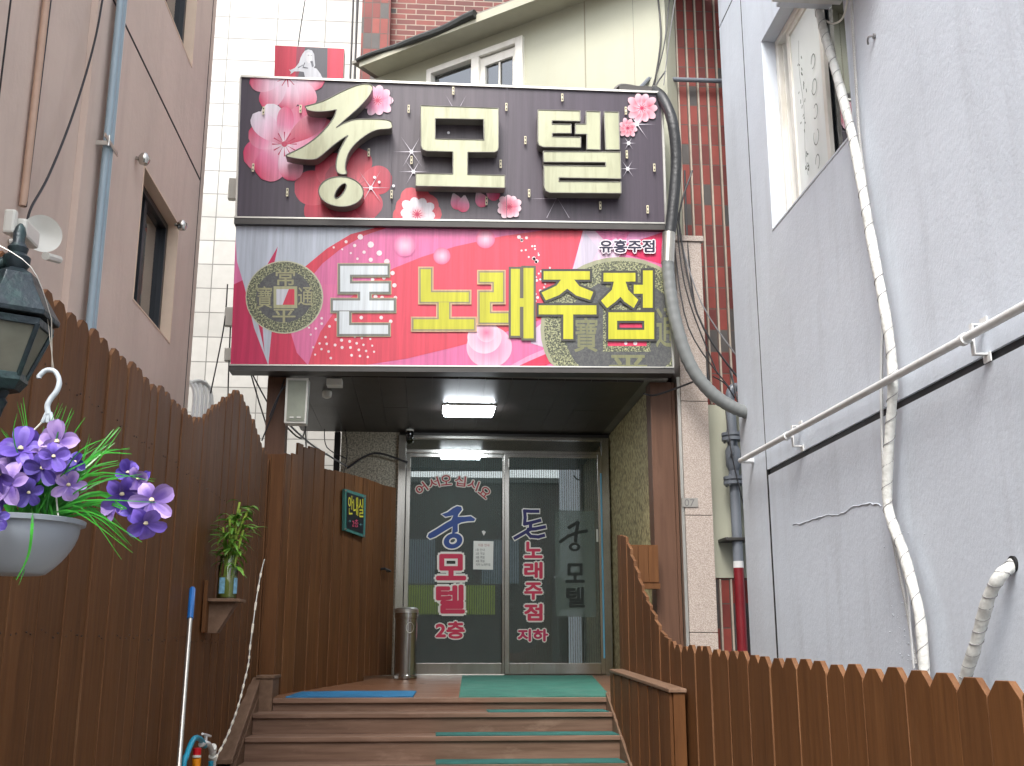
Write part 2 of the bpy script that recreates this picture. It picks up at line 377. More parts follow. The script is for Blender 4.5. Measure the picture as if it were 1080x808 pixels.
M_GLASS_WIN = glass('window_glass', (190, 200, 205), .14)
M_GLASS_TR = glass('transom_glass', (200, 200, 186), .22)
M_FRAME_BK = simple('black_window_frame', (34, 36, 40), .35, .3)
M_FRAME_W = simple('white_window_frame', (226, 224, 216), .4, 0, .05, 6, stain=((180, 172, 150), .4, (6, 6, 2)))
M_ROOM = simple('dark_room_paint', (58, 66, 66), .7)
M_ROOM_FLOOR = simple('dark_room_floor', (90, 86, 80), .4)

# ------------------------------------------------------------------ text and printed art
def text_geo(body, off=0.0):
    c = bpy.data.curves.new('lettering', 'FONT'); c.body = body; c.offset = off; c.resolution_u = 4
    o = bpy.data.objects.new('lettering', c); COL.objects.link(o)
    bpy.context.view_layer.update()
    me = bpy.data.meshes.new_from_object(o.evaluated_get(bpy.context.evaluated_depsgraph_get()))
    vs = [v.co.copy() for v in me.vertices]; fs = [tuple(p.vertices) for p in me.polygons]
    bpy.data.objects.remove(o); bpy.data.curves.remove(c); bpy.data.meshes.remove(me)
    return vs, fs
SIDE = [.18]
class Art(MB):
    """flat print on a plane: fn(u, v, lift) gives the 3D point; u, v are layout coordinates on the sign"""
    def __init__(s, fn, step=.00012, clip=None): super().__init__(); s.fn = fn; s.step = step; s.L = 0; s.clip = clip
    def pt(s, u, v):
        if s.clip: u, v = s.clip(u, v)
        return s.fn(u, v, s.L*s.step)
    def poly(s, pts, col, mat=0):
        s.L += 1
        ps = [s.pt(*p) for p in pts]
        c = lin(col) if len(col) == 3 and max(col) > 1.01 else col
        tr = tessellate_polygon([ps])
        n = len(s.v); s.v += [tuple(p) for p in ps]
        for t in tr: s.f.append([n+i for i in t]); s.m.append(mat); s.c.append([c]*3)
    def same(s, polys, col, mat=0):     # many shapes that do not overlap, one layer
        s.L += 1
        for p in polys:
            ps = [s.pt(*q) for q in p]; n = len(s.v); s.v += [tuple(q) for q in ps]; s.f.append(list(range(n, n+len(ps)))); s.m.append(mat); s.c.append([lin(col)]*len(ps))
    def disc(s, cx, cy, rx, ry, col, mat=0, n=40, rot=0, hole=None, col2=None):
        s.L += 1
        ca, sa = math.cos(rot), math.sin(rot)
        f = lambda k, q: (cx+q*(rx*math.cos(k)*ca-ry*math.sin(k)*sa), cy+q*(rx*math.cos(k)*sa+ry*math.sin(k)*ca))
        c1 = lin(col); c2 = lin(col2) if col2 else c1
        for i in range(n):
            a, b = 2*math.pi*i/n, 2*math.pi*(i+1)/n
            if hole:
                h = hole
                ps = [f(a, 1), f(b, 1), f(b, h), f(a, h)]; cc = [c1, c1, c2, c2]
            else:
                ps = [f(a, 1), f(b, 1), (cx, cy)]; cc = [c1, c1, c2]
            q = [s.pt(*p) for p in ps]; m = len(s.v); s.v += [tuple(x) for x in q]; s.f.append(list(range(m, m+len(q)))); s.m.append(mat); s.c.append(cc)
    def petal(s, cx, cy, ang, ln, wd, cin, cmid, cout):
        s.L += 1
        ca, sa = math.cos(ang), math.sin(ang); N = 14
        def T(t, w): return (cx+ca*t*ln-sa*w*wd, cy+sa*t*ln+ca*w*wd)
        def mixc(t):
            a, b, k = (lin(cin), lin(cmid), t/.5) if t < .5 else (lin(cmid), lin(cout), (t-.5)/.5)
            k = max(0, min(1, k)); return tuple(a[i]*(1-k)+b[i]*k for i in range(4))
        def side(c): w_ = lin((250, 228, 238)); return tuple(c[i]*(1-SIDE[0])+w_[i]*SIDE[0] for i in range(4))
        rows = []
        for i in range(N+1):
            t = (i/N)**.8; w = .5*(math.sqrt(max(0, 1-((t-.62)/.38)**2)) if t > .62 else .14+.86*math.sin(t/.62*math.pi/2)**1.1)
            rows.append((t, max(w, .02)))
        for i in range(N):
            (t0, w0), (t1, w1) = rows[i], rows[i+1]
            ps = [T(t0, -w0), T(t1, -w1), T(t1, w1), T(t0, w0)]
            q = [s.pt(*p) for p in ps]; m = len(s.v); s.v += [tuple(x) for x in q]; s.f.append([m, m+1, m+2, m+3]); s.m.append(0)
            s.c.append([side(mixc(t0)), side(mixc(t1)), mixc(min(1, t1*1.1)), mixc(min(1, t0*1.1))])
    def flower(s, cx, cy, r, n=5, a0=0, cin=(245, 240, 245), cmid=(240, 170, 195), cout=(225, 60, 105), w=.75, heart=(200, 50, 90)):
        for k in range(n):
            a = a0+2*math.pi*k/n
            s.petal(cx, cy, a, r*(1+.08*math.sin(k*2.3)), r*w, cin, cmid, cout)
        s.L += 1
        for k in range(11):
            a = a0+2*math.pi*k/11+.2; q = r*.30
            ca, sa = math.cos(a), math.sin(a); d = r*.012+.25
            ps = [(cx-sa*d+ca*r*.05, cy+ca*d+sa*r*.05), (cx+ca*q-sa*d*.5, cy+sa*q+ca*d*.5), (cx+ca*q+sa*d*.5, cy+sa*q-ca*d*.5), (cx+sa*d+ca*r*.05, cy-ca*d+sa*r*.05)]
            q3 = [s.pt(*p) for p in ps]; m = len(s.v); s.v += [tuple(x) for x in q3]; s.f.append([m, m+1, m+2, m+3]); s.m.append(0); s.c.append([lin(heart)]*4)
        s.disc(cx, cy, r*.08, r*.08, heart, n=10)
    def sparkle(s, cx, cy, r, angs=(0, 60, 120)):
        s.L += 1
        for a in angs:
            for sg in (0, 180):
                b = R(a+sg); ca, sa = math.cos(b), math.sin(b); d = .45
                ps = [(cx-sa*d, cy+ca*d), (cx+ca*r, cy+sa*r), (cx+sa*d, cy-ca*d)]
                q = [s.pt(*p) for p in ps]; m = len(s.v); s.v += [tuple(x) for x in q]; s.f.append([m, m+1, m+2]); s.m.append(0); s.c.append([lin((235, 230, 240)), lin((150, 142, 155)), lin((235, 230, 240))])
        s.disc(cx, cy, 2.0, 2.0, (250, 250, 255), n=12)
    def rects(s, rs, col, grow=0, mat=0):
        for (x0, y0, x1, y1) in rs:
            s.poly([(x0-grow, y0-grow), (x1+grow, y0-grow), (x1+grow, y1+grow), (x0-grow, y1+grow)], col, mat)
    def text(s, body, u0, v0, u1, v1, col, off=.0, outline=None, ocol=None, rot=0, mat=0):
        base, _ = text_geo(body, 0)
        xs = [p.x for p in base]; ys = [p.y for p in base]
        bx, by, bw, bh = min(xs), min(ys), max(xs)-min(xs), max(ys)-min(ys)
        cu, cv = (u0+u1)/2, (v0+v1)/2; ca, sa = math.cos(R(rot)), math.sin(R(rot))
        lay = ([(outline, ocol)] if outline else [])+[(off, col)]
        vs, fs = text_geo(body, 0); k_ = (u1-u0)/bw
        for (o_, c_) in lay:
            rings = [(0, 0)] if o_ < .004 else [(0, 0)]+[(o_*q_*math.cos(a_*math.pi/4), o_*q_*math.sin(a_*math.pi/4)) for q_ in ((1,) if o_ < .05 else (.5, 1)) for a_ in range(8)]
            s.L += 1
            for (ox_, oy_) in rings:
                s.L += .15
                q = []
                for p in vs:
                    du = (p.x-bx)/bw*(u1-u0)-(u1-u0)/2+ox_*k_; dv = (1-(p.y-by)/bh)*(v1-v0)-(v1-v0)/2+oy_*k_
                    q.append(s.pt(cu+du*ca-dv*sa, cv+du*sa+dv*ca))
                s.mesh(q, fs, mat, lin(c_))
def px_loop(pts, org, sc): return [(org[0]+x/sc, org[1]+y/sc) for x, y in pts]

def veil(name, col, k):
    """thin see-through film on the glass"""
    m, nt, b = nodes(name); b.inputs['Base Color'].default_value = lin(col); b.inputs['Roughness'].default_value = .5; b.inputs['Alpha'].default_value = k
    return m

# ================================================================== SETTING: ground, street, buildings
g = MB(); g.box(-200, 200, -200, 200, -.3, 0); tag(g.build('ground', M_ASPHALT), kind='structure')
g = MB(); g.box(-1.75, 2.38, -4, 14, .004, .02); tag(g.build('alley_pavement', M_CONC), kind='structure')

def wall_with_hole(mb, X0, X1, y0, y1, z0, z1, holes, mat=0):
    """wall slab thick along X, holes = [(y0,y1,z0,z1)] sorted by z, same y range handled by strips"""
    cuts = sorted(set([z0, z1]+[h[2] for h in holes]+[h[3] for h in holes]))
    for a, b in zip(cuts[:-1], cuts[1:]):
        hs_ = sorted([h for h in holes if h[2] <= a+1e-6 and h[3] >= b-1e-6])
        y = y0
        for h in hs_:
            if h[0] > y: mb.box(X0, X1, y, h[0], a, b, mat)
            y = h[1]
        if y < y1: mb.box(X0, X1, y, y1, a, b, mat)

# ---- left building: mauve stucco
LX = -1.8
lb = thing('stucco_building', (-3.5, 2, 0), 'tall mauve pink stucco building along the left side behind the picket fence', 'building')
w1 = (6.40, 7.38, 3.54, 4.42); w2 = (6.40, 7.40, 5.655, 7.0)
m = MB(); wall_with_hole(m, LX-.25, LX, 5.30, 8.06, 0, 8.2, [w1, w2])
m.box(LX-.25, LX-.035, .8, 5.30, 0, 8.2); m.box(-6, LX-.25, 7.86, 8.06, 0, 8.2)
m.box(-6, LX-.25, .8, 1.0, 0, 8.2)
wl = m.build('wall', M_LEFT, lb)
m = MB()
m.box(LX-.004, LX+.002, 5.36, 7.925, 4.995, 5.012); m.box(LX-.004, LX+.002, 7.925, 7.94, 0, 8.2)
m.box(LX-.038, LX-.033, 4.31, 4.325, 0, 8.2); m.box(LX-.038, LX-.033, .8, 5.29, 5.9, 5.915)
m.build('wall_joint', M_DARKGAP, lb)
m = MB(); m.box(-6, LX+.04, .76, 8.1, 8.2, 8.4); m.build('roof', M_CONC, lb)
def black_window(h, sub):
    y0, y1, z0, z1 = h
    m = MB()
    for a in ((y0, y0+.012), (y1-.012, y1)): m.box(LX-.16, LX+.003, a[0], a[1], z0, z1)
    m.box(LX-.16, LX+.003, y0+.012, y1-.012, z0, z0+.012)
    m.box(LX-.16, LX+.003, y0+.012, y1-.012, z1-.012, z1)
    wr = m.build('window', M_REVEAL, lb)
    m = MB(); f = .045; ya, yb, za, zb = y0+.014, y1-.014, z0+.014, z1-.014
    for a, b, c, d in ((ya, ya+f, za, zb), (yb-f, yb, za, zb), (ya+f, yb-f, za, za+f), (ya+f, yb-f, zb-f, zb)):
        m.box(LX-.14, LX-.07, a, b, c, d)
    ym = (ya+yb)/2-.06; m.box(LX-.13, LX-.085, ym-.03, ym+.03, za+f, zb-f)
    m.build('frame', M_FRAME_BK, wr, bevel=.003)
    m = MB(); m.box(LX-.112, LX-.106, ya+f, ym-.03, za+f, zb-f); m.box(LX-.112, LX-.106, ym+.03, yb-f, za+f, zb-f)
    m.build('pane', M_GLASS_WIN, wr)
    m = MB()
    n = 22
    for i in range(n):
        t0 = ya+(yb-ya)*i/n; t1 = ya+(yb-ya)*(i+1)/n; o = .02*(i % 2)
        m.face([(LX-.145-o, t0, za), (LX-.145-.02+o, t1, za), (LX-.145-.02+o, t1, zb), (LX-.145-o, t0, zb)])
    m.build('curtain', sub, wr, recalc=False)
M_CURT = simple('pale_curtain', (228, 224, 212), .8, var=.12, scale=8)
M_CURT2 = simple('rust_curtain', (196, 130, 100), .8, var=.2, scale=14)
black_window(w1, M_CURT); black_window(w2, M_CURT2)

# ---- right building: blue grey stucco
RX = 2.4
rb = thing('stucco_building', (4, 2, 0), 'blue grey rough stucco building filling the right side above the low picket fence', 'building')
hw = (5.58, 7.12, 4.39, 5.90)
m = MB(); wall_with_hole(m, RX, RX+.3, .8, 7.545, 2.745, 8.2, [hw])
m.box(RX+.006, RX+.3, .8, 7.545, 0, 2.706)
m.build('wall', M_RIGHT, rb)
m = MB(); m.box(RX, RX+.3, 7.56, 8.18, 0, 6.66); m.build('end_pier', M_RIGHT_SM, rb)
m = MB(); m.box(RX, RX+.3, 7.56, 8.18, 6.675, 8.2); m.build('end_pier', M_RIGHT_SM, rb)
m = MB(); m.box(RX+.3, 7, 7.9, 8.18, 0, 8.2); m.build('end_wall', M_RIGHT_SM, rb)
m = MB(); m.box(RX+.3, 7, .8, 1.0, 0, 8.2); m.build('end_wall', M_RIGHT_SM, rb)
m = MB(); m.box(RX-.001, RX+.28, 7.546, 7.5595, 0, 8.2); m.box(RX-.001, RX+.28, 7.561, 8.1, 6.6605, 6.6745); m.build('wall_joint', M_DARKGAP, rb)
m = MB(); m.box(RX+.016, RX+.3, .8, 7.545, 2.706, 2.745); m.build('groove', M_GROOVE, rb)  # gap under the upper wall, its shade put in as a black strip
m = MB(); m.box(RX-.04, 7, .76, 8.2, 8.2, 8.4); m.build('roof', M_CONC, rb)
# window in the right wall
y0, y1, z0, z1 = hw
m = MB()
m.box(RX-.002, RX+.25, y1-.012, y1, z0, z1); m.box(RX-.002, RX+.25, y0, y0+.012, z0, z1)
m.box(RX-.002, RX+.25, y0+.012, y1-.012, z1-.012, z1); m.box(RX-.004, RX+.25, y0+.012, y1-.012, z0, z0+.014)
wr = m.build('window', M_RIGHT_SM, rb)
m = MB(); f = .05; ya, yb, za, zb = y0+.013, y1-.013, z0+.015, z1-.013
for a, b, c, d in ((ya, ya+f, za, zb), (yb-f, yb, za, zb), (ya+f, yb-f, za, za+f), (ya+f, yb-f, zb-f, zb)):
    m.box(RX+.10, RX+.20, a, b, c, d)
m.box(RX+.135, RX+.165, yb-f-.02, yb-f, za+f, zb-f)
m.build('frame', M_FRAME_W, wr, bevel=.004)
m = MB(); s0, s1 = 6.24, yb-f-.03
for a, b, c, d in ((s0, s0+.055, za+f, zb-f), (s1-.055-.12, s1-.12, za+f, zb-f), (s0+.055, s1-.175, za+f, za+f+.05), (s0+.055, s1-.175, zb-f-.05, zb-f)):
    m.box(RX+.115, RX+.145, a, b, c, d)
sash = m.build('sash', M_FRAME_W, wr, bevel=.003)
m = MB(); m.box(RX+.128, RX+.132, s0+.055, s1-.175, za+f+.05, zb-f-.05)
M_FROST = simple('frosted_glass', (226, 232, 230), .35, 0, .10, 2, (1, 1, .4), spec=.6)
m.build('frosted_pane', M_FROST, sash)
# flower-spray and lettering film on the frosted pane
A = Art(lambda u, v, l: Vector((RX+.126-l, v, u)), .0003)   # u = height, v = depth
def on_pane_curve(pts, w, col):
    for p, q in zip(pts[:-1], pts[1:]):
        dx, dy = q[0]-p[0], q[1]-p[1]; L = math.hypot(dx, dy) or 1; nx, ny = -dy/L*w, dx/L*w
        A.poly([(p[0]+nx, p[1]+ny), (q[0]+nx, q[1]+ny), (q[0]-nx, q[1]-ny), (p[0]-nx, p[1]-ny)], col)
cg = (120, 128, 124)
for k, (zc, yc, r) in enumerate(((5.35, 6.45, .05), (5.16, 6.45, .055), (4.98, 6.45, .05), (4.80, 6.46, .055), (4.62, 6.46, .05))):
    n = 12; a0 = (0, 0, .8, 2.2, 0)[k]; sp = (5.2, 6.28, 4.8, 5.0, 4.6)[k]
    on_pane_curve([(zc+r*math.sin(a0+sp*i/n), yc+r*.8*math.cos(a0+sp*i/n)) for i in range(n+1)], .004, cg)
for k in range(30):
    zz = 4.6+random.random()*1.0; yy = 6.62+random.gauss(0, .03)
    a = random.uniform(0, 6.28); on_pane_curve([(zz, yy), (zz+.03*math.cos(a), yy+.02*math.sin(a))], .006, (112, 122, 116))
on_pane_curve([(4.6+.1*i, 6.62+.02*math.sin(i)) for i in range(11)], .003, cg)
A.build('etched_pattern', M_PRINT_DOOR, sash, recalc=False)
m = MB(); m.box(RX+.158, RX+.162, ya+f, s0, za+f, zb-f); m.build('pane', M_GLASS_WIN, wr)
m = MB(); n = 24
for i in range(n):
    t0 = ya+(s0+.4-ya)*i/n; t1 = ya+(s0+.4-ya)*(i+1)/n; o = .03*(i % 2)
    m.face([(RX+.26+o, t0, za), (RX+.29-o, t1, za), (RX+.29-o, t1, zb), (RX+.26+o, t0, zb)])
m.build('curtain', simple('grey_curtain', (92, 92, 94), .85, var=.2, scale=12), wr, recalc=False)

# ---- white tiled building behind
wb = thing('tiled_building', (-4, 13, 0), 'bright white stone tiled building seen in the gap between the mauve wall and the motel', 'building')
m = MB(); m.box(-8, -.93, 12.5, 16, 0, 13); m.build('wall', M_TILE, wb)
m = MB(); m.box(-8.1, -.85, 12.4, 16.1, 13, 13.2); m.build('parapet', M_CONC, wb)

# ---- motel building
mo = thing('motel_building', (.5, 10, 0), 'motel building with red brick walls, cream bay and recessed glass entrance porch', 'building')
m = MB(); m.box(-.52, 3.2, 10.86, 14.5, 3.75, 11); m.build('wall', M_BRICK_RUN, mo, label='red brick wall laid in running bond above the bay')
m = MB(); m.box(-.83, -.52, 10.72, 14.5, 3.75, 11); m.build('pilaster', M_BRICK_STACK, mo, label='narrow pilaster of stacked red bricks at the left corner')
m = MB(); m.box(2.0, 2.75, 8.60, 9.2, 0, 2.05); m.box(2.0, 2.75, 8.60, 9.2, 3.45, 3.75); m.box(1.74, 2.75, 8.60, 9.2, 3.75, 11); m.box(2.2, 2.75, 9.2, 14.5, 0, 11)
m.build('side_wall', M_BRICK_STACK, mo, label='red stacked brick wall right of the signs')
m = MB(); m.box(2.17, 2.75, 8.585, 8.95, 2.05, 3.45); m.build('cream_panel', M_CREAM, mo)
# vertical mortar fins of the stacked brick (raised ribs between the columns)
m = MB()
for i in range(11):
    x = 1.7705+i*.0885
    if 1.75 < x < 2.74: m.box(x-.007, x+.007, 8.585, 8.597, 3.46 if x > 2.02 else 3.76, 11); m.box(x-.007, x+.007, 8.585, 8.597, 0, 2.04)
m.build('mortar_rib', simple('pale_mortar', (168, 156, 142), .8, var=.15, scale=12), mo)
# cream bay set at an angle, with its sloping-looking soffit
a, b = (-.70, 10.51), (1.985, 8.41)
dx, dy = b[0]-a[0], b[1]-a[1]; L = math.hypot(dx, dy); tx, ty = dx/L, dy/L; nx, ny = ty, -tx     # towards the viewer
if ny > 0: nx, ny = -nx, -ny
def bay(s, d, z): return Vector((a[0]+tx*s+nx*d, a[1]+ty*s+ny*d, z))
def bbox(mb, s0, s1, d0, d1, z0, z1, mat=0):
    V = [bay(s, d, z) for z in (z0, z1) for s, d in ((s0, d0), (s1, d0), (s1, d1), (s0, d1))]
    mb.mesh(V, [(0, 3, 2, 1), (4, 5, 6, 7), (0, 1, 5, 4), (1, 2, 6, 5), (2, 3, 7, 6), (3, 0, 4, 7)], mat)
def bs(u, v):
    p = PL(u, v, a, b); return ((p.x-a[0])*tx+(p.y-a[1])*ty, p.z)
ws0, wz = bs(452, 77); ws1, wz2 = bs(553, 37)
print('bay window', ws0, wz, ws1, wz2, 'soffit joint', bs(557, 32), bs(640, 3), 'panel joint', bs(616, 20))
WZ = (wz+wz2)/2; SZ = WZ+.14
m = MB(); bbox(m, 0, ws0, 0, -.2, 3.75, SZ); bbox(m, ws1, L, 0, -.2, 3.75, SZ); bbox(m, ws0, ws1, 0, -.2, 3.75, WZ-1.2); bbox(m, ws0, ws1, 0, -.2, WZ, SZ)
bw = m.build('bay_wall', M_CREAM, mo)
m = MB(); sj = bs(616, 20)[0]; bbox(m, sj, sj+.012, .003, 0, 5, SZ); m.build('panel_joint', simple('joint_grey', (150, 146, 128), .7), bw)
m = MB(); bbox(m, .12, L+.6, .27, -.3, SZ, SZ+.05); sf = m.build('soffit', M_CREAM_DK, mo)
m = MB(); bbox(m, .10, L+.62, .29, .27, SZ-.012, SZ+.07); m.build('fascia', M_CREAM_DK, sf)
m = MB()
pp = [bay(s, .30+.012*math.sin(s*9), SZ+.055+.015*math.sin(s*5)) for s in [(.08+i*.06) for i in range(26)]]
m.tube(pp, [.02+.022*min(1, i/20) for i in range(len(pp))], 8); m.build('roof_tarp_edge', simple('torn_black_tarp', (48, 50, 48), .5, var=.3, scale=12, bump=.5), sf)
m = MB(); bbox(m, -.02, L+.6, .27, -.25, SZ+.07, SZ+.10); m.build('bay_roof', M_CONC, mo)
m = MB(); f = .06; zb = WZ-1.2
for s0, s1, c, d in ((ws0, ws0+f, zb, WZ), (ws1-f*1.4, ws1, zb, WZ), (ws0+f, ws1-f*1.4, WZ-f, WZ), ((ws0+ws1)/2-.02, (ws0+ws1)/2+.07, zb, WZ-f)):
    bbox(m, s0, s1, .04, -.06, c, d)
wf = m.build('window', M_FRAME_W, mo, bevel=.004)
m = MB(); sm = (ws0+ws1)/2+.07
bbox(m, sm, ws1-f*1.4, .0, -.03, WZ-.16, WZ-f-.01); bbox(m, sm, sm+.05, .0, -.03, zb, WZ-.16); bbox(m, ws1-f*1.4-.05, ws1-f*1.4, .0, -.03, zb, WZ-.16)
bbox(m, (sm+ws1-f*1.4)/2-.008, (sm+ws1-f*1.4)/2+.008, -.01, -.025, zb, WZ-.16); m.build('sash', M_FRAME_W, wf)
m = MB(); bbox(m, ws0+f, ws1-f*1.4, -.03, -.036, zb, WZ-f); m.build('pane', M_GLASS_WIN, wf)
m = MB(); bbox(m, ws0+f, ws1-f*1.4, -.12, -.13, zb, WZ-f); m.build('curtain', simple('pale_green_blind', (120, 132, 124), .7, var=.15), wf)

# porch: floor slab, ceiling, pillars, walls
DF = 8.10                                     # front of the deck
def deckz(y): return 1.165+(y-8.1)*(1.268-1.165)/(10.5-8.1)
m = MB(); m.box(-1.25, 1.87, 8.28, 10.6, 3.575, 3.72); m.build('porch_roof', M_CONC, mo)
m = MB()
n = 14; xs = [-1.25+(1.68+1.25)*i/n for i in range(n+1)]
for i in range(n):
    for (ya, yb) in ((8.30, 9.38), (9.382, 10.49)):
        m.box(xs[i]+.001, xs[i+1]-.001, ya, yb, 3.558+.002*random.random(), 3.574)
m.build('porch_ceiling', M_BLACK, mo, label='glossy black plastic panel ceiling of the porch')
m = MB(); m.box(-1.268, -1.115, 8.345, 8.49, 0, 3.57); m.build('pillar', W_POST, mo, bevel=.004)
m = MB(); m.box(1.735, 1.905, 8.33, 8.50, 0, 3.57); m.box(1.908, 1.935, 8.34, 8.42, 0, 3.57); m.build('pillar', W_POST, mo, bevel=.004)
m = MB(); m.box(1.938, 1.962, 8.27, 8.40, 0, 3.60); m.build('edge_trim', M_ALU, mo)
m = MB()
for a_, b_ in ((0, 1.62), (1.625, 2.50), (2.505, 3.40), (3.405, 4.74)): m.box(1.965, 2.18, 8.26, 8.58, a_, b_)
m.box(1.955, 2.20, 8.245, 8.585, 4.743, 4.79); gp = m.build('granite_pier', M_GRANITE, mo, bevel=.003, label='speckled pink grey granite pier right of the entrance')
m = MB(); m.box(1.76, 2.0, 8.50, 10.6, 0, 3.557); m.build('porch_wall', M_PLASTER, mo, label='ochre flecked side wall inside the porch')
m = MB(); m.box(-.86, -.30, 10.50, 10.75, 0, 3.557); m.box(-.30, 1.76, 10.50, 10.75, 0, 1.24); m.build('porch_wall', M_PLASTER_GY, mo, label='grey flecked wall left of the doors')
m = MB(); m.box(-.30, 1.76, 10.50, 10.56, 3.525, 3.557); m.build('lintel', M_DKMETAL, mo)
m = MB(); m.box(-.93, -.875, 10.52, 10.60, 0, 3.557); m.build('drain_pipe', M_BLACKPL, mo)
# room behind the doors
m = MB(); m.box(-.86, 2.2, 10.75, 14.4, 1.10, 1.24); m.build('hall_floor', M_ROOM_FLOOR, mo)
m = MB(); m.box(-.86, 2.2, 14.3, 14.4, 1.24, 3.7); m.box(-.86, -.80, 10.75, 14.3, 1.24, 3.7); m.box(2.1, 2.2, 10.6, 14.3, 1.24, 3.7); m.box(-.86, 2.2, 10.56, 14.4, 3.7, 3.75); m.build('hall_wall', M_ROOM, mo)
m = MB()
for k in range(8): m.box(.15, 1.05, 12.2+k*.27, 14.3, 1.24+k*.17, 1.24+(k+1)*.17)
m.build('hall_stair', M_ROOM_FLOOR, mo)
# door frame
m = MB(); fy0, fy1 = 10.44, 10.50
DL, DR, DZ0, DZ1, DT = -.305, 1.745, 1.262, 3.36, 3.52
m.box(DL, DL+.075, fy0, fy1, DZ0-.02, DT); m.box(DR-.075, DR, fy0, fy1, DZ0-.02, DT)
m.box(DL+.075, DR-.075, fy0, fy1, DZ1-.012, DZ1+.022); m.box(DL+.075, DR-.075, fy0-.005, fy1, DT-.03, DT)
m.box(DL+.075, DR-.075, fy0, fy1, DZ0-.02, DZ0+.012)
fr = m.build('door_frame', M_STEEL, mo, bevel=.003)
m = MB(); m.box(DL+.075, DR-.075, 10.47, 10.478, DZ1+.022, DT-.03); m.build('transom_pane', M_GLASS_TR, mo)
m = MB(); m.box(DL+.05, DR-.05, 10.505, 10.53, DZ1+.01, DT-.03); m.build('transom_board', simple('cream_transom_board', (150, 148, 122), .5, var=.15, scale=2), mo)
def door(x0, x1, yy, lab):
    m = MB(); s = .042
    m.box(x0, x0+s, yy, yy+.035, DZ0+.015, DZ1-.015); m.box(x1-s, x1, yy, yy+.035, DZ0+.015, DZ1-.015)
    m.box(x0+s, x1-s, yy, yy+.035, DZ0+.015, DZ0+.115); m.box(x0+s, x1-s, yy, yy+.035, DZ1-.05, DZ1-.015)
    d = m.build('door', M_STEEL, mo, bevel=.003, label=lab)
    m = MB(); m.box(x0+s, x1-s, yy+.012, yy+.020, DZ0+.115, DZ1-.05); m.build('pane', M_GLASS_DOOR, d)
    # ribbed film on the glass
    m = MB(); n = int((x1-x0-2*s)/.022)
    for i in range(n):
        xa = x0+s+.022*i+.002; za = DZ0+.115; zb_ = DZ1-.051
        m.face([(xa, yy+.0108, za), (xa+.009, yy+.0108, za), (xa+.009, yy+.0108, zb_), (xa, yy+.0108, zb_)])
    m.build('ribbed_film', M_RIB, d, recalc=False)
    m = MB(); m.box(x0+s-.01, x1-s+.01, yy+.06, yy+.07, DZ0+.10, DZ1-.05); m.build('blind', M_BLIND, d)
    m = MB(); m.box(x0+s-.01, x0+s+.0, yy-.012, yy, DZ1-.15, DZ1-.07); m.build('lock', M_ALU, d)
    return d
M_BLIND = simple('dark_green_blind', (80, 96, 94), .55, 0, .35, 2, (3, 1, .6)); M_RIB = veil('ribbed_film', (150, 164, 160), .34)
d1 = door(-.225, .742, 10.452, 'left glass entrance door')
d2 = door(.722, 1.665, 10.400, 'right glass entrance door with blue edge strip')
m = MB(); m.box(1.648, 1.662, 10.392, 10.399, 1.42, 3.16); m.build('edge_strip', simple('pale_blue_strip', (96, 168, 200), .4), d2)
m = MB(); m.box(1.60, 1.618, 10.396, 10.3995, 2.50, 2.62); m.build('sticker', M_PVC_W, d2)

# opposite side of the street, seen only as reflections in the glass
ob = thing('opposite_building', (0, -14, 0), 'brown brick building across the street mirrored in the entrance door glass', 'building')
m = MB(); m.box(-9, 9, -16, -12, 0, 6.4); m.build('wall', simple('brown_brick', (104, 90, 80), .7, var=.2, scale=3), ob)
m = MB()
for x in (-6, -3.2, -.9, 1.6, 4.2): m.box(x, x+1.1, -12.02, -11.96, 3.4, 4.7)
m.build('window', simple('pale_window', (150, 156, 160), .3), ob)
m = MB(); m.box(-9.2, 9.2, -12.3, -11.8, 6.4, 6.55); m.build('parapet', M_CONC, ob)
lbn = MB(); lbn.box(-1.2, 2.0, -11.95, -11.9, 2.5, 3.35); lbo = lbn.build('street_banner', simple('lime_banner', (176, 190, 60), .5, var=.1))
tag(lbo, 'lime green banner on the building across the street, mirrored in the door glass', 'banner')

# ================================================================== STAIRS, DECK
st = thing('wooden_staircase', (0, 7, 0), 'weathered brown plank stairs climbing to the entrance deck', 'stairs')
levels = [(7.82, 1.078), (7.54, .945), (7.26, .795), (6.98, .64), (6.70, .485), (6.42, .33), (6.14, .17)]
XL, XR = -1.165, 1.292
m = MB(); n = 22
for i in range(n):                                 # deck boards run across, gently rising to the doors
    ya = 8.12+(10.44-8.12)*i/n; yb = 8.12+(10.44-8.12)*(i+1)/n-.004
    c = .42+.16*random.random(); za, zb_ = deckz(ya), deckz(yb)
    V = [(-1.2, ya, za-.03), (1.75, ya, za-.03), (1.75, yb, zb_-.03), (-1.2, yb, zb_-.03), (-1.2, ya, za), (1.75, ya, za), (1.75, yb, zb_), (-1.2, yb, zb_)]
    m.mesh(V, [(0,3,2,1),(4,5,6,7),(0,1,5,4),(1,2,6,5),(2,3,7,6),(3,0,4,7)], 0, (c, c, c, 1))
m.build('deck', W_DECK, st)
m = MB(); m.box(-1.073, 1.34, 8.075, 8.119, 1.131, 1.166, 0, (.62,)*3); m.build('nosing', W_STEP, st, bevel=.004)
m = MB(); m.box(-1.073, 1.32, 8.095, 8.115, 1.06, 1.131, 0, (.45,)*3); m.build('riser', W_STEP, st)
prev = None
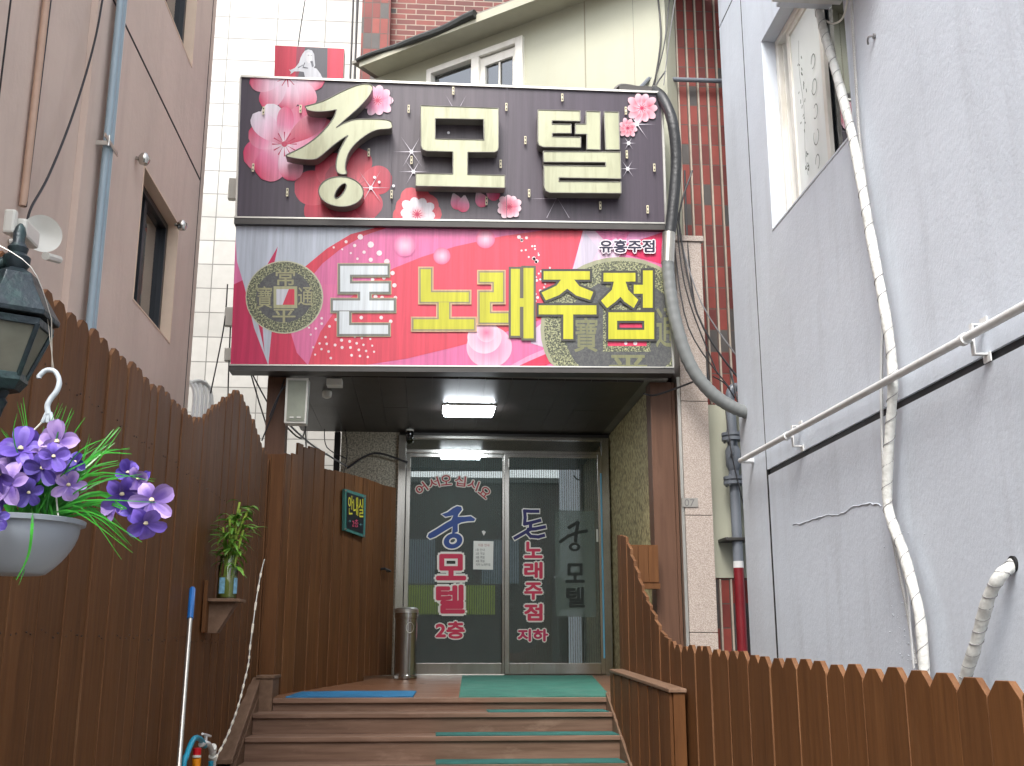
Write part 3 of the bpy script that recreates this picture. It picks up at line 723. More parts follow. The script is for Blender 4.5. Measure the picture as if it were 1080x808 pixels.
for i, (y, z) in enumerate(levels):
    nxt = levels[i+1] if i+1 < len(levels) else (5.86, .03)
    back = (8.095 if i == 0 else levels[i-1][0]+.02)
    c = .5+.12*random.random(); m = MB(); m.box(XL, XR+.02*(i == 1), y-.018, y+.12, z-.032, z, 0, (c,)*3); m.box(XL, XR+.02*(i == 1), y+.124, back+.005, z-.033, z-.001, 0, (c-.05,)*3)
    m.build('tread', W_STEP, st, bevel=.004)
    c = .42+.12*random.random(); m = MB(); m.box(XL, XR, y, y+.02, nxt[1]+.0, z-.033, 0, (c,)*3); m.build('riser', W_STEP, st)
# side stringers
for x0, x1 in ((XL-.03, XL-.002), (XR+.002, XR+.03)):
    m = MB()
    fr_ = [Vector((x0, y, z)) for y, z in ((5.7, 0), (5.7, .12), (8.1, 1.20), (8.1, 0))]; bk = [p+Vector((x1-x0, 0, 0)) for p in fr_]
    m.prism(fr_, bk, (), (0, 0)); m.build('stringer', W_RAIL, st)
# left newel and sloping rail
m = MB(); m.box(-1.185, -1.075, 8.07, 8.45, .95, 1.30); m.box(-1.195, -1.065, 8.06, 8.46, 1.30, 1.322); m.build('newel_box', W_RAIL, st, bevel=.004)
def slab(mb, pts, w, t, col=(.5, .5, .5, 1)):       # board following (y,z) pairs, x0..x1
    for (ya, za), (yb, zb_) in zip(pts[:-1], pts[1:]):
        V = [(w[0], ya, za-t), (w[1], ya, za-t), (w[1], yb, zb_-t), (w[0], yb, zb_-t), (w[0], ya, za), (w[1], ya, za), (w[1], yb, zb_), (w[0], yb, zb_)]
        mb.mesh(V, [(0,3,2,1),(4,5,6,7),(0,1,5,4),(1,2,6,5),(2,3,7,6),(3,0,4,7)], 0, col)
rt = P(268, 714, X=-1.215); rbm = P(237, 799, X=-1.215); print('rail', rt, rbm)
slope = (rt.z-rbm.z)/(rt.y-rbm.y)
m = MB(); slab(m, [(rbm.y-.02, rbm.z-.02*slope), (rt.y, rt.z)], (-1.265, -1.165), .03); slab(m, [(5.7, rbm.z-.10-(rbm.y-5.7)*slope), (rbm.y-.025, rbm.z-.05)], (-1.265, -1.165), .03, (.42,)*3)
rl = m.build('hand_rail', W_RAIL, st, bevel=.004)
m = MB(); slab(m, [(5.8, rbm.z-.14-(rbm.y-5.8)*slope), (rt.y, rt.z-.033)], (-1.19, -1.172), .34, (.45,)*3); m.build('rail_skirt', W_RAIL, st)
# right parapet box
m = MB()
slab(m, [(6.0, EYE-.205), (7.95, EYE-.135)], (1.30, 1.40), .022, (.62,)*3); cp = m.build('parapet_cap', W_RAIL, st, bevel=.005)
m = MB(); yy = 6.02
V0 = []
k = 0
while yy < 7.93:
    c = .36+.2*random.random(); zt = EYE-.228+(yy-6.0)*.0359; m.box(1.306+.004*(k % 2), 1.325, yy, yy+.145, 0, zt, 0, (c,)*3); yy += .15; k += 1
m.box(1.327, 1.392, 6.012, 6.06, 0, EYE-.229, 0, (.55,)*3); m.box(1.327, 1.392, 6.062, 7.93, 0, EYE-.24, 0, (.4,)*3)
m.build('parapet_side', W_FENCE, st, bevel=.003)

# ================================================================== FENCES
def interp(tab, x):
    if x <= tab[0][0]: return tab[0][1]
    for (a0, b0), (a1, b1) in zip(tab[:-1], tab[1:]):
        if x <= a1: return b0+(b1-b0)*(x-a0)/(a1-a0)
    return tab[-1][1]
def picket(mb, p, t, n, w, th, z0, z1, col, clip=.04, cw=.3, lean=0.0, slope=0.0):
    """p: plan centre, t: plan direction along the fence, n: plan normal; dog-eared top"""
    h = w/2
    prof = [(-h, z0), (h, z0), (h, z1-clip), (h*(1-2*cw)+0, z1), (-h*(1-2*cw), z1), (-h, z1-clip)] if clip > 0 else [(-h, z0), (h, z0), (h, z1+slope*h), (-h, z1-slope*h)]
    F = []; Bk = []
    for (s, z) in prof:
        x = s+lean*(z-z0)
        F.append(Vector((p[0]+t[0]*x+n[0]*th/2, p[1]+t[1]*x+n[1]*th/2, z))); Bk.append(Vector((p[0]+t[0]*x-n[0]*th/2, p[1]+t[1]*x-n[1]*th/2, z)))
    nb = len(prof); b0 = len(mb.v); mb.v += [tuple(q) for q in F]+[tuple(q) for q in Bk]
    mb.f.append(list(range(b0, b0+nb))); mb.m.append(0); mb.c.append([col]*nb)
    mb.f.append(list(range(b0+nb, b0+2*nb))[::-1]); mb.m.append(0); mb.c.append([col]*nb)
    for i in range(nb):
        j = (i+1) % nb; mb.f.append([b0+i, b0+j, b0+nb+j, b0+nb+i]); mb.m.append(1); mb.c.append([col]*4)
# left fence
lf = thing('picket_fence', (-1.28, 5, 0), 'tall brown picket fence on the left, its top rising to a peak beside the porch', 'fence')
ztab = [(1.5, 2.62), (3.1, 2.645), (4.7, 2.685), (5.85, 2.72), (6.05, 2.76), (6.6, 2.97), (7.07, 3.16), (7.3, 3.15), (7.6, 3.08), (7.9, 2.99), (8.3, 2.90)]
xtab = [(1.0, -1.28), (7.0, -1.28), (8.3, -1.222)]
m = MB(); y = 1.5; k = 0
while y < 8.22:
    w = .132+.012*random.random()-.006
    if y > 6.1: w *= .8
    yc = y+w/2; x = interp(xtab, yc); dx_ = interp(xtab, yc+.1)-x; L_ = math.hypot(dx_, .1); t = (dx_/L_, .1/L_)
    c = .5+random.uniform(-.10, .10)
    picket(m, (x+random.uniform(-.0025, .0025)+(.003 if k % 2 else -.002), yc), t, (1, 0), w-.0015, .018, 0, interp(ztab, yc)+random.uniform(-.012, .012), (c, c, c, 1), .04, .32, random.uniform(-.004, .004))
    y += w; k += 1
m.build('picket_panel', [W_FENCE, W_EDGE], lf, bevel=.0015)
m = MB(); y = 1.57
while y < 8.2:
    x = interp(xtab, y)+.0125
    for z in (.55, 1.55, 2.40):
        for d_ in (-.022, .022): yy_ = y+d_+random.uniform(-.006, .006); zz_ = z+random.uniform(-.015, .015); m.tube([(x-.004, yy_, zz_), (x+.0012, yy_, zz_)], .0032, 6)
    y += .132
o_ = m.build('nail_heads', simple('rusty_nail', (60, 44, 34), .6), lf); o_['kind'] = 'stuff'
m = MB()
for z in (.5, 1.5, 2.35): m.box(-1.345, -1.297, 1.4, 8.2, z, z+.09)
m.build('rail', W_FENCE, lf)
for yy in (1.6, 3.8, 6.0):
    m = MB(); m.box(-1.42, -1.347, yy, yy+.08, 0, 2.5); m.build('post', W_FENCE, lf)
# porch fence with gate
FA, FB = (-1.108, 8.33), (-.325, 10.36)
tx_, ty_ = FB[0]-FA[0], FB[1]-FA[1]; FL = math.hypot(tx_, ty_); tx_ /= FL; ty_ /= FL; fnx, fny = ty_, -tx_
def FP(s, d, z): return Vector((FA[0]+tx_*s+fnx*d, FA[1]+ty_*s+fny*d, z))
def fs(u, v):
    p = PL(u, v, FA, FB); return ((p.x-FA[0])*tx_+(p.y-FA[1])*ty_, p.z)
tops = [fs(u, v) for u, v in ((292, 479), (310, 479), (311, 468), (318, 468), (319, 477), (324, 470), (341, 476), (342, 495), (356, 497), (386, 505), (404, 512), (418, 515))]
print('porch fence tops', [(round(q[0], 2), round(q[1], 2)) for q in tops], FL)
pf = thing('porch_fence', (-.8, 9.4, 1.2), 'brown plank screen with uneven top left of the doors, carrying a small signboard', 'fence')
m = MB(); s = 0.0; sg = fs(386, 600)[0]; k = 0; zf = P(298, 479, Y=8.30).z; picket(m, (-1.172, 8.31), (1, 0), (0, -1), .135, .02, 1.12, zf, (.54,)*3+(1,), 0); picket(m, (-1.22, 8.29), (1, 0), (0, -1), .04, .02, 1.12, zf-.01, (.44,)*3+(1,), 0)
while s < sg-.02:
    w = min(.095, sg-s)
    zt = interp(tops, s+w/2); c = .52+random.uniform(-.13, .16); yb = FA[1]+ty_*s
    picket(m, FP(s+w/2, .006*(k % 2)+random.uniform(-.002, .003), 0)[:2], (tx_, ty_), (fnx, fny), w-.003, .018, 1.12, zt, (c,)*3+(1,), 0)
    s += w; k += 1
m.build('plank_panel', [W_FENCE, W_EDGE], pf, bevel=.002)
m = MB(); s = sg+.01; k = 0; 
while s < FL-.02:
    w = min(.095, FL-s); zt = interp(tops, s+w/2); c = .5+random.uniform(-.1, .12)
    picket(m, FP(s+w/2, .004*(k % 2)+.002, 0)[:2], (tx_, ty_), (fnx, fny), w-.003, .018, 1.275, zt, (c,)*3+(1,), 0)
    s += w; k += 1
gt = m.build('gate', [W_FENCE, W_EDGE], pf, bevel=.002)
m = MB(); hs_, hz = fs(403, 601)
for q in (FP(hs_-.06, .012, hz-.02), ):
    m.tube([FP(hs_-.07, .02, hz), FP(hs_-.07, .055, hz+.005), FP(hs_+.06, .055, hz-.01), FP(hs_+.06, .02, hz-.01)], .011, 8)
m.build('handle', M_BLACKPL, gt)
m = MB()
for z in (1.5, 2.3): 
    V = [FP(s_, d_, z_) for z_ in (z, z+.08) for s_, d_ in ((0, -.05), (sg, -.05), (sg, -.012), (0, -.012))]
    m.mesh(V, [(0,3,2,1),(4,5,6,7),(0,1,5,4),(1,2,6,5),(2,3,7,6),(3,0,4,7)])
m.build('rail', W_FENCE, pf)
# right fence
rf = thing('picket_fence', (1.42, 5, 0), 'long low brown picket fence running down the right side, sweeping up steeply at the porch', 'fence')
RFX = 1.42
rt_ = sorted([(P(u, v, X=RFX).y, P(u, v, X=RFX).z) for u, v in ((652, 564), (661, 566), (667, 585), (680, 625), (700, 668), (712, 679), (760, 684), (840, 695), (960, 708), (1060, 716))])
m = MB(); y = 1.3; k = 0
while y < 8.1:
    w = .162 if y < 6.2 else .13; yc = y+w/2; zt = interp(rt_, yc); c = .5+random.uniform(-.09, .09)
    steep = yc > 6.45
    sl = (interp(rt_, yc+.06)-interp(rt_, yc-.06))/.12
    picket(m, (RFX+random.uniform(-.002, .002)+(.002 if k % 2 else -.002), yc), (0, 1), (-1, 0), w-.0012, .02, 0, zt+random.uniform(-.008, .008)*(not steep), (c,)*3+(1,), 0 if steep else .042, .3, random.uniform(-.003, .003)*(not steep), sl*.6 if steep else 0)
    y += w; k += 1
m.build('picket_panel', [W_FENCE, W_EDGE], rf, bevel=.002)
m = MB()
for z in (.4, 1.15): m.box(RFX+.012, RFX+.06, 1.3, 8.05, z, z+.09)
m.build('rail', W_FENCE, rf)
m = MB(); m.box(1.50, 1.735, 8.22, 8.24, 1.98, 2.27, 0, (.55,)*3); m.box(1.49, 1.735, 8.18, 8.26, 1.94, 1.98, 0, (.5,)*3); m.box(1.50, 1.60, 8.22, 8.24, 1.1, 1.88)
for k_ in range(3): m.box(1.505+.077*k_, 1.578+.077*k_, 8.208, 8.218, 1.99, 2.26, 0, (.5+.12*(k_-1),)*3)
m.build('return_panel', W_FENCE, rf)

# ================================================================== SIGNS
SY = 8.10
def on_sign(u, v, l=0): return P(u, v, Y=SY-.004-l)
# ---- upper sign
us = thing('shop_sign', (.14, SY, 4.77), 'dark mauve upper signboard with pink blossoms and three raised cream letters', 'signboard')
U = [(254, 81), (697, 98), (702, 238), (249, 232)]
def quadclip(q):
    (tlx, tly), (trx, try_), (brx, bry), (blx, bly) = q
    def f(u, v):
        for _ in range(2):
            k = (u-tlx)/(trx-tlx); top = tly+(try_-tly)*k; bot = bly+(bry-bly)*k
            v = min(max(v, top), bot)
            j = (v-tly)/(bly-tly); l = tlx+(blx-tlx)*j; r = trx+(brx-trx)*j
            u = min(max(u, l), r)
        return u, v
    return f
def sign_box(q, name, parent, mat, y1=.22, grow=0):
    c = [P(u, v, Y=SY) for u, v in q]
    m = MB(); m.prism(c, [p+Vector((0, y1, 0)) for p in c], (), (0, 0)); return m.build(name, mat, parent)
sign_box(U, 'sign_case', us, M_DKMETAL)
m = MB()
def strip(mb, p, q, w, y0, y1, mat=0):             # bar along an edge given in layout coordinates
    a_, b_ = P(*p, Y=SY), P(*q, Y=SY); d = (b_-a_).normalized(); n_ = Vector((-d.z, 0, d.x))*w/2
    f_ = [a_-n_, b_-n_, b_+n_, a_+n_]
    mb.prism([x+Vector((0, y0, 0)) for x in f_], [x+Vector((0, y1, 0)) for x in f_], (), (mat, mat))
strip(m, (254, 81.5), (697, 98.5), .018, -.022, 0); strip(m, (697.5, 99.5), (702, 236), .018, -.021, 0); strip(m, (254, 83), (249.2, 230), .014, -.020, 0)
m.build('frame_edge', M_ALU, us)
m = MB(); strip(m, (248, 235), (703, 241.5), .055, -.05, .1); m.build('frame_bottom', M_DKMETAL, us, bevel=.004)
m = MB(); strip(m, (248, 231.7), (702.5, 238), .012, -.055, -.045); m.build('frame_bead', M_ALU, us)
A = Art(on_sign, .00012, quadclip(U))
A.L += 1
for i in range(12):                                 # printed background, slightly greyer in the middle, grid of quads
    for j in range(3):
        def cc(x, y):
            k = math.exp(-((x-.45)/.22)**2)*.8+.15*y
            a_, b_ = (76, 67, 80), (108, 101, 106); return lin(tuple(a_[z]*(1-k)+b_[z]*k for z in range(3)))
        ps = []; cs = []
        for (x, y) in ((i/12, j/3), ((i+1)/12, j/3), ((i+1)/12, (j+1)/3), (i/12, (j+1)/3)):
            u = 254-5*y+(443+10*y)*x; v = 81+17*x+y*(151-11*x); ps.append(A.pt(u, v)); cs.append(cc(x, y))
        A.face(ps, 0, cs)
WH, PK, RD, HT = (244, 236, 244), (236, 132, 172), (214, 44, 96), (196, 44, 88)
def fl(cx, cy, r, n, a0, cin=WH, cmid=PK, cout=RD, w=.78, heart=HT): A.flower(cx, cy, r, n, a0, cin, cmid, cout, w, heart)
# hazy blossoms first
SIDE[0] = .04
fl(357, 207, 46, 6, .3, (240, 140, 150), (222, 70, 92), (196, 60, 84), .8, (200, 90, 110))
fl(376, 196, 38, 5, 1.0, (232, 120, 130), (216, 74, 90), (178, 64, 84), .8, (200, 100, 110))
fl(440, 224, 26, 9, .1, (230, 90, 110), (226, 84, 100), (214, 90, 100), .8)
fl(440, 226, 19, 10, .1, (240, 120, 140), WH, WH, .55)
for (x, y, a0) in ((478, 212, 1.2), (490, 214, 1.7), (503, 210, 1.1), (512, 206, .7)): A.petal(x, y-8, a0, 18, 13, WH, PK, RD)
SIDE[0] = .2
fl(303, 80, 40, 9, .15, (240, 232, 244), (240, 196, 216), RD, .6)
for k, (an, l_, w_) in enumerate(((2.75, 46, 34), (2.15, 44, 34), (3.5, 40, 28), (4.3, 46, 26), (1.3, 40, 26), (5.3, 46, 30), (5.9, 56, 26), (.35, 40, 26))):
    A.petal(300, 152, an, l_, w_, WH, (240, 200, 220) if k in (3, 4) else PK, RD if k not in (3,) else (240, 232, 240))
A.petal(300, 152, 3.9, 46, 24, (220, 70, 110), (240, 190, 214), (240, 232, 244)); A.petal(300, 152, 4.75, 40, 18, WH, PK, (226, 90, 130)); A.petal(300, 152, 5.65, 54, 22, (214, 60, 100), (206, 70, 100), (232, 150, 180))
for k in range(12):
    a_ = k*math.pi/6; A.poly([(300+2*math.cos(a_), 152+2*math.sin(a_)), (300+13*math.cos(a_+.05), 152+13*math.sin(a_+.05)), (300+13*math.cos(a_-.05), 152+13*math.sin(a_-.05))], HT)
A.disc(300, 152, 3, 3, (210, 80, 110), n=12)
fl(398, 106, 17, 9, 0, (232, 120, 150), PK, (244, 206, 222), .55)
fl(537, 218, 13, 10, .2, (220, 60, 90), (232, 110, 140), (246, 214, 224), .6)
SIDE[0] = .4
fl(677, 114, 16.5, 10, 0, (240, 190, 205), (214, 44, 84), (244, 196, 208), .5); fl(662, 135, 10.5, 9, .2, (240, 190, 205), (214, 44, 84), (244, 196, 208), .5)
SIDE[0] = .18
for (x, y, r) in ((434, 160, 20), (436, 181, 16), (391, 198, 22), (672, 131, 20), (663, 151, 8), (662, 178, 11)): A.sparkle(x, y, r, (0, 55, 120))
for (x, y) in ((395, 187), (400, 192), (415, 196), (473, 140)): A.disc(x, y, 1.5, 1.5, (250, 250, 255), n=10)
A.same([[(470, 100), (476.5, 112), (477.3, 111.8)], [(492, 100), (486, 112), (485.2, 111.8)], [(587, 209), (577, 230), (576.2, 229.6)], [(588, 209), (600, 230), (600.8, 229.6)], [(560, 209.5), (587, 209), (587, 210)]], (176, 168, 180))
A.same([[(x, 92), (x+.5, 92), (x+.5+dx__, 236), (x+dx__, 236)] for x, dx__ in ((412.5, -1), (534.6, -.6))], (112, 106, 114))
fc = A.build('printed_face', M_PRINT, us, recalc=False)
M_CLIP = simple('clip_ivory', (206, 198, 168), .5)
# little light clips
clips = ((278, 117), (317, 115), (267, 177), (303, 203), (389, 161), (431, 115), (434, 169), (413, 205), (478, 96), (534, 113), (554, 148), (528, 173), (558, 204), (593, 103), (660, 117), (661, 163), (690, 177), (683, 221), (633, 217), (513, 212))
for (u, v) in clips:
    p = P(u, v, Y=SY-.03); m = MB(); m.box(p.x-.0085, p.x+.0085, p.y-.006, p.y+.002, p.z-.034, p.z+.034, 0)
    for d in (-.017, .017): m.box(p.x-.004, p.x+.004, p.y-.008, p.y-.006, p.z+d-.007, p.z+d+.007, 1)
    m.box(p.x-.003, p.x+.003, p.y+.002, p.y+.03, p.z-.01, p.z+.01, 0); m.build('lamp_clip', [M_CLIP, M_BLACKPL], us)

# raised letters
LYF, LYB = SY-.135, SY-.03
def letter(loops, name='letter'):
    L_ = [([P(u, v, Y=LYF) for u, v in l]) for l in loops]
    B_ = [[Vector((p.x, LYB, p.z)) for p in l] for l in L_]
    m = MB(); m.prism(L_[0], B_[0], [(L_[i], B_[i]) for i in range(1, len(L_))], (0, 1))
    o = m.build(name, [M_LETTER, M_LETTER_SIDE], us)
    # thin metal rim round the face
    m = MB()
    for l in L_:
        n_ = len(l)
        for i in range(n_):
            a_, b_ = l[i], l[(i+1) % n_]
            if (b_-a_).length > .004: m.tube([a_+Vector((0, -.001, 0)), b_+Vector((0, -.001, 0))], .0045, 6)
    m.build('rim', M_LETTER_SIDE, o)
    return o
def rnd(pts, k=5): return [(p.x, p.y) for p in smooth_path([Vector((x, y, 0)) for x, y in pts], k)][:-1]
o_, sc = (295, 75), 5.046
g1 = [(135, 188), (230, 160), (330, 110), (400, 80), (460, 68), (490, 78), (492, 100), (470, 140), (420, 195), (370, 240), (302, 300)]
g2 = [(302, 300), (340, 278), (400, 258), (470, 255), (540, 257), (585, 265), (597, 285), (590, 305), (520, 313), (470, 335), (410, 380), (370, 430), (352, 480), (350, 520), (357, 545), (330, 550), (305, 535), (300, 490), (315, 430), (340, 380), (362, 343)]
g3 = [(362, 343), (330, 363), (280, 400), (215, 455), (180, 470), (110, 468), (40, 455), (40, 445), (120, 405), (180, 365), (230, 320), (265, 280), (290, 240), (302, 205)]
g4 = [(302, 205), (260, 213), (200, 216), (150, 208), (135, 188)]
letter([px_loop(rnd(g1)+rnd(g2)+rnd(g3)+rnd(g4), o_, sc)])
el = lambda cx, cy, rx, ry, rot, n: [(cx+rx*math.cos(2*math.pi*i/n)*math.cos(rot)-ry*math.sin(2*math.pi*i/n)*math.sin(rot), cy+rx*math.cos(2*math.pi*i/n)*math.sin(rot)+ry*math.sin(2*math.pi*i/n)*math.cos(rot)) for i in range(n)]
letter([px_loop(el(326, 642, 119, 80, .05, 40), o_, sc), px_loop(el(323, 638, 18, 47, .62, 24)[::-1], o_, sc)])
o_, sc = (430, 100), 5.773
letter([px_loop([(78, 65), (553, 82), (553, 320), (547, 340), (530, 350), (365, 350), (365, 485), (592, 490), (592, 567), (48, 555), (48, 478), (275, 482), (275, 347), (115, 343), (90, 333), (80, 312)], o_, sc), px_loop([(168, 145), (168, 268), (465, 275), (462, 150)], o_, sc)])
o_ = (560, 100)
letter([px_loop([(42, 92), (300, 98), (300, 162), (128, 158), (128, 178), (245, 180), (245, 235), (130, 235), (130, 255), (303, 258), (303, 322), (72, 318), (50, 308), (42, 288)], o_, sc)])
letter([px_loop([(335, 100), (422, 103), (422, 335), (340, 333), (340, 240), (270, 240), (270, 178), (335, 178)], o_, sc)])
letter([px_loop([(445, 103), (535, 106), (540, 335), (455, 335)], o_, sc)])
letter([px_loop([(75, 345), (545, 348), (548, 512), (170, 505), (170, 527), (548, 530), (550, 600), (115, 597), (90, 585), (80, 560), (78, 430), (455, 435), (455, 412), (78, 410)], o_, sc)])

# ---- lower sign
ls = thing('shop_sign', (.14, SY, 3.6), 'pink and red lower signboard with two printed old coins and yellow lettering', 'signboard')
Q = [(249, 237.5), (701, 244), (709.5, 388), (243, 385)]
sign_box(Q, 'sign_case', ls, M_DKMETAL)
m = MB(); strip(m, (242, 389), (710.5, 391.8), .045, -.03, .12); m.build('frame_bottom', M_DKMETAL, ls, bevel=.004)
m = MB(); strip(m, (701.3, 245), (709.8, 388), .014, -.02, 0); strip(m, (242.5, 386), (710, 388.6), .010, -.036, -.02); m.build('frame_edge', M_ALU, ls)
A = Art(on_sign, .00012, quadclip(Q))
BGP = (228, 118, 168)
A.poly([(249, 236), (701, 242), (710, 392), (243, 388)], BGP)
A.poly([(243, 300), (330, 260), (330, 392), (243, 392)], (206, 48, 94))
A.poly([(249, 236), (398, 238), (372, 247), (350, 260), (324, 280), (306, 300), (300, 330), (288, 352), (283, 388), (268, 346), (258, 303), (250, 276), (246, 250)], (196, 204, 216))
A.poly([(287, 345), (300, 340), (318, 340), (330, 388), (283, 388)], (214, 56, 92))
A.poly([(277, 345), (279, 372), (277, 362), (272, 340)], (200, 50, 90))
A.poly([(293, 260), (289, 279), (282, 279)], (206, 48, 94))
A.poly([(398, 238), (410, 238), (385, 248), (360, 262), (340, 278), (330, 290), (322, 281), (345, 262), (370, 247)], (224, 66, 88))
A.poly([(307, 352), (330, 300), (360, 300), (352, 330), (338, 350), (329, 372), (325, 388), (313, 372)], (232, 120, 168))
CORAL = (230, 78, 98)
A.poly([(325, 392), (329, 372), (338, 350), (352, 330), (385, 300), (415, 283), (445, 271), (480, 260), (530, 249), (578, 242), (615, 242), (604, 282), (590, 310), (573, 336), (520, 355), (480, 366), (430, 378), (380, 392)], CORAL)
A.poly([(615, 242), (640, 242), (660, 260), (640, 290), (600, 300)], (230, 200, 222)); A.poly([(627, 242), (665, 242), (640, 256)], (232, 130, 178)); A.poly([(617, 246), (632, 262), (620, 285), (604, 285)], (206, 198, 216)); A.poly([(665, 242), (702, 243), (680, 252), (655, 262)], (224, 150, 196)); A.poly([(702, 244), (705, 280), (660, 268), (650, 262), (672, 254)], (222, 48, 100))
A.poly([(540, 392), (560, 378), (588, 368), (592, 378), (572, 392)], (222, 56, 92)); A.poly([(536, 392), (556, 376), (584, 364), (588, 368), (560, 380), (545, 392)], (238, 160, 196))
A.poly([(560, 350), (585, 330), (590, 372), (560, 362)], (214, 190, 214))
A.disc(516, 366, 24, 22, (244, 190, 214), col2=(230, 130, 176)); A.disc(511, 356, 18, 17, (246, 210, 226), col2=(234, 150, 186)); A.disc(513, 351, 10, 10, (244, 200, 220), col2=(232, 110, 150))
for (x, y, r) in ((427, 259, 12), (466, 270, 9), (512, 252, 10)): A.disc(x, y, r, r, BGP if r > 11 else (230, 110, 150), col2=(246, 206, 226))
random.seed(3)
dots = []
def dot(x, y, r): dots.append([(x+r*math.cos(a*math.pi/4), y+r*math.sin(a*math.pi/4)) for a in range(8)])
for (x, y, r) in ((380, 250, 3), (391, 258, 3.4), (384, 266, 1.8), (400, 267, 3), (391, 274, 2.3), (408, 276, 3), (414, 288, 2.4), (365, 255, 1.7), (352, 261, 1.2), (374, 259, 1.8), (361, 263, 1), (370, 267, 1.2), (377, 273, 1.4), (416, 301, 2.4), (417, 314, 2), (403, 314, 2), (396, 313, 2.2), (412, 339, 2), (402, 335, 2), (381, 335, 2), (393, 295, 2), (405, 293, 2)): dot(x, y, r)
for i in range(9):
    for j in range(7):
        x = 322+i*8.2+j*1.6; y = 332+j*7+i*1.5
        if y < 378 and random.random() < .75: dot(x+random.uniform(-1, 1), y+random.uniform(-1, 1), max(.5, 1.7-abs(i-4)*.14))
for i in range(26):
    x = 548+i*1.3+random.uniform(-7, 9); y = 250+i*1.9+random.uniform(-6, 6); dot(x, y, random.choice((.7, 1.1, 1.6, 2.1)))
for i in range(10): dot(566+random.uniform(-2, 10), 285+i*3.6, random.choice((1.0, 1.5)))
A.same(dots, (250, 232, 236))
# coins
A.disc(300, 313.5, 41, 38.5, (206, 206, 178)); A.disc(299.7, 313.5, 39.8, 37.3, (120, 120, 96), 1); A.disc(299.7, 312.7, 29.5, 27.5, (78, 80, 80), 2)
A.rects([(288.5, 302, 313.5, 325)], (178, 178, 138)); A.rects([(291.5, 305, 310.5, 321.5)], (212, 214, 222)); A.poly([(304.5, 305), (310.5, 305), (310.5, 321.5), (298, 321.5)], (220, 62, 88))
GOLD = (168, 166, 126)
for ch, (x0, y0, x1, y1) in (('常', (291, 284, 311, 301.5)), ('平', (287.5, 326, 311.5, 340.5)), ('寶', (271, 302, 287, 325)), ('通', (314.5, 303, 330, 322))): A.text(ch, x0, y0, x1, y1, GOLD, .01)
A.disc(654, 347, 84, 76, (168, 170, 140)); A.disc(655, 348, 81, 73, (110, 112, 96), 1); A.disc(657, 350, 61, 56, (72, 78, 84), 2)
A.rects([(636, 322, 686, 371)], (160, 162, 128), 0, 1); A.rects([(641, 328, 682, 365)], (226, 60, 100)); A.disc(660, 362, 1.8, 1.8, (250, 230, 236), n=10); A.disc(670, 362, 2.2, 2.2, (250, 230, 236), n=10)
for ch, (x0, y0, x1, y1) in (('寶', (606, 335, 630, 371)), ('通', (692, 325, 716, 366)), ('平', (643, 375, 682, 396)), ('常', (640, 292, 680, 318))): A.text(ch, x0, y0, x1, y1, (132, 134, 100), .015)
# lettering built from strokes
def tr(rs, org, sc): return [(org[0]+a/sc, org[1]+b/sc, org[0]+c/sc, org[1]+d/sc) for a, b, c, d in rs]
def glyph(rs, polys, fill, ocol, g, ocol2=None, g2=0):
    if ocol2:
        A.rects(rs, ocol2, g2)
    A.rects(rs, ocol, g)
    for p in polys:
        cx = sum(q[0] for q in p)/len(p); cy = sum(q[1] for q in p)/len(p)
        for q in range(len(p)):
            a_, b_ = p[q], p[(q+1) % len(p)]; dx_, dy_ = b_[0]-a_[0], b_[1]-a_[1]; L_ = math.hypot(dx_, dy_) or 1; nx_, ny_ = -dy_/L_*g, dx_/L_*g; ex, ey = dx_/L_*g*.6, dy_/L_*g*.6
            A.poly([(a_[0]-ex+nx_, a_[1]-ey+ny_), (b_[0]+ex+nx_, b_[1]+ey+ny_), (b_[0]+ex-nx_, b_[1]+ey-ny_), (a_[0]-ex-nx_, a_[1]-ey-ny_)], ocol)
    A.rects(rs, fill)
    for p in polys: A.poly(p, fill)
don = tr([(152, 125, 555, 200), (152, 125, 235, 345), (152, 275, 565, 345), (322, 340, 400, 425), (90, 420, 608, 505), (145, 512, 228, 705), (145, 630, 560, 705)], (340, 265), 8.08)
glyph(don, [], (228, 236, 240), (128, 130, 122), 2.3, (206, 190, 150), 2.9)
no = tr([(135, 65, 212, 310), (135, 240, 500, 312), (272, 315, 350, 448), (80, 445, 540, 520)], (425, 275), 7.2)
rae1 = tr([(583, 90, 760, 160), (690, 90, 760, 310), (583, 240, 760, 312), (583, 240, 660, 470), (583, 400, 800, 470)], (425, 275), 7.2)
rae2 = tr([(820, 62, 888, 570), (915, 55, 992, 590), (880, 285, 920, 350)], (425, 275), 7.2)
YL = (206, 204, 54)
glyph(no, [], YL, (150, 140, 110), 1.5, (214, 176, 140), 2.8); glyph(rae1, [], YL, (150, 140, 110), 1.5, (214, 176, 140), 2.8); glyph(rae2, [], YL, (104, 98, 86), 2.4)
ju = tr([(90, 108, 418, 168), (55, 350, 465, 415), (230, 410, 300, 590)], (560, 270), 6.733)
jup = px_loop([(220, 160), (180, 212), (75, 260), (105, 315), (200, 278), (258, 232), (320, 280), (420, 312), (443, 255), (345, 215), (300, 160)], (560, 270), 6.733)
glyph(ju, [jup], YL, (70, 70, 68), 2.4)
je = tr([(515, 120, 742, 182), (730, 205, 800, 268), (795, 103, 865, 368), (550, 400, 875, 460), (550, 400, 612, 590), (805, 400, 875, 590), (550, 525, 875, 590)], (560, 270), 6.733)
jep = px_loop([(590, 175), (575, 240), (497, 318), (540, 370), (600, 325), (635, 290), (665, 325), (730, 370), (762, 312), (690, 240), (670, 175)], (560, 270), 6.733)
glyph(je, [jep], YL, (70, 70, 68), 2.4)
A.text('유흥주점', 632.5, 253.5, 690, 266, (44, 44, 66), .03, .10, (246, 236, 244))
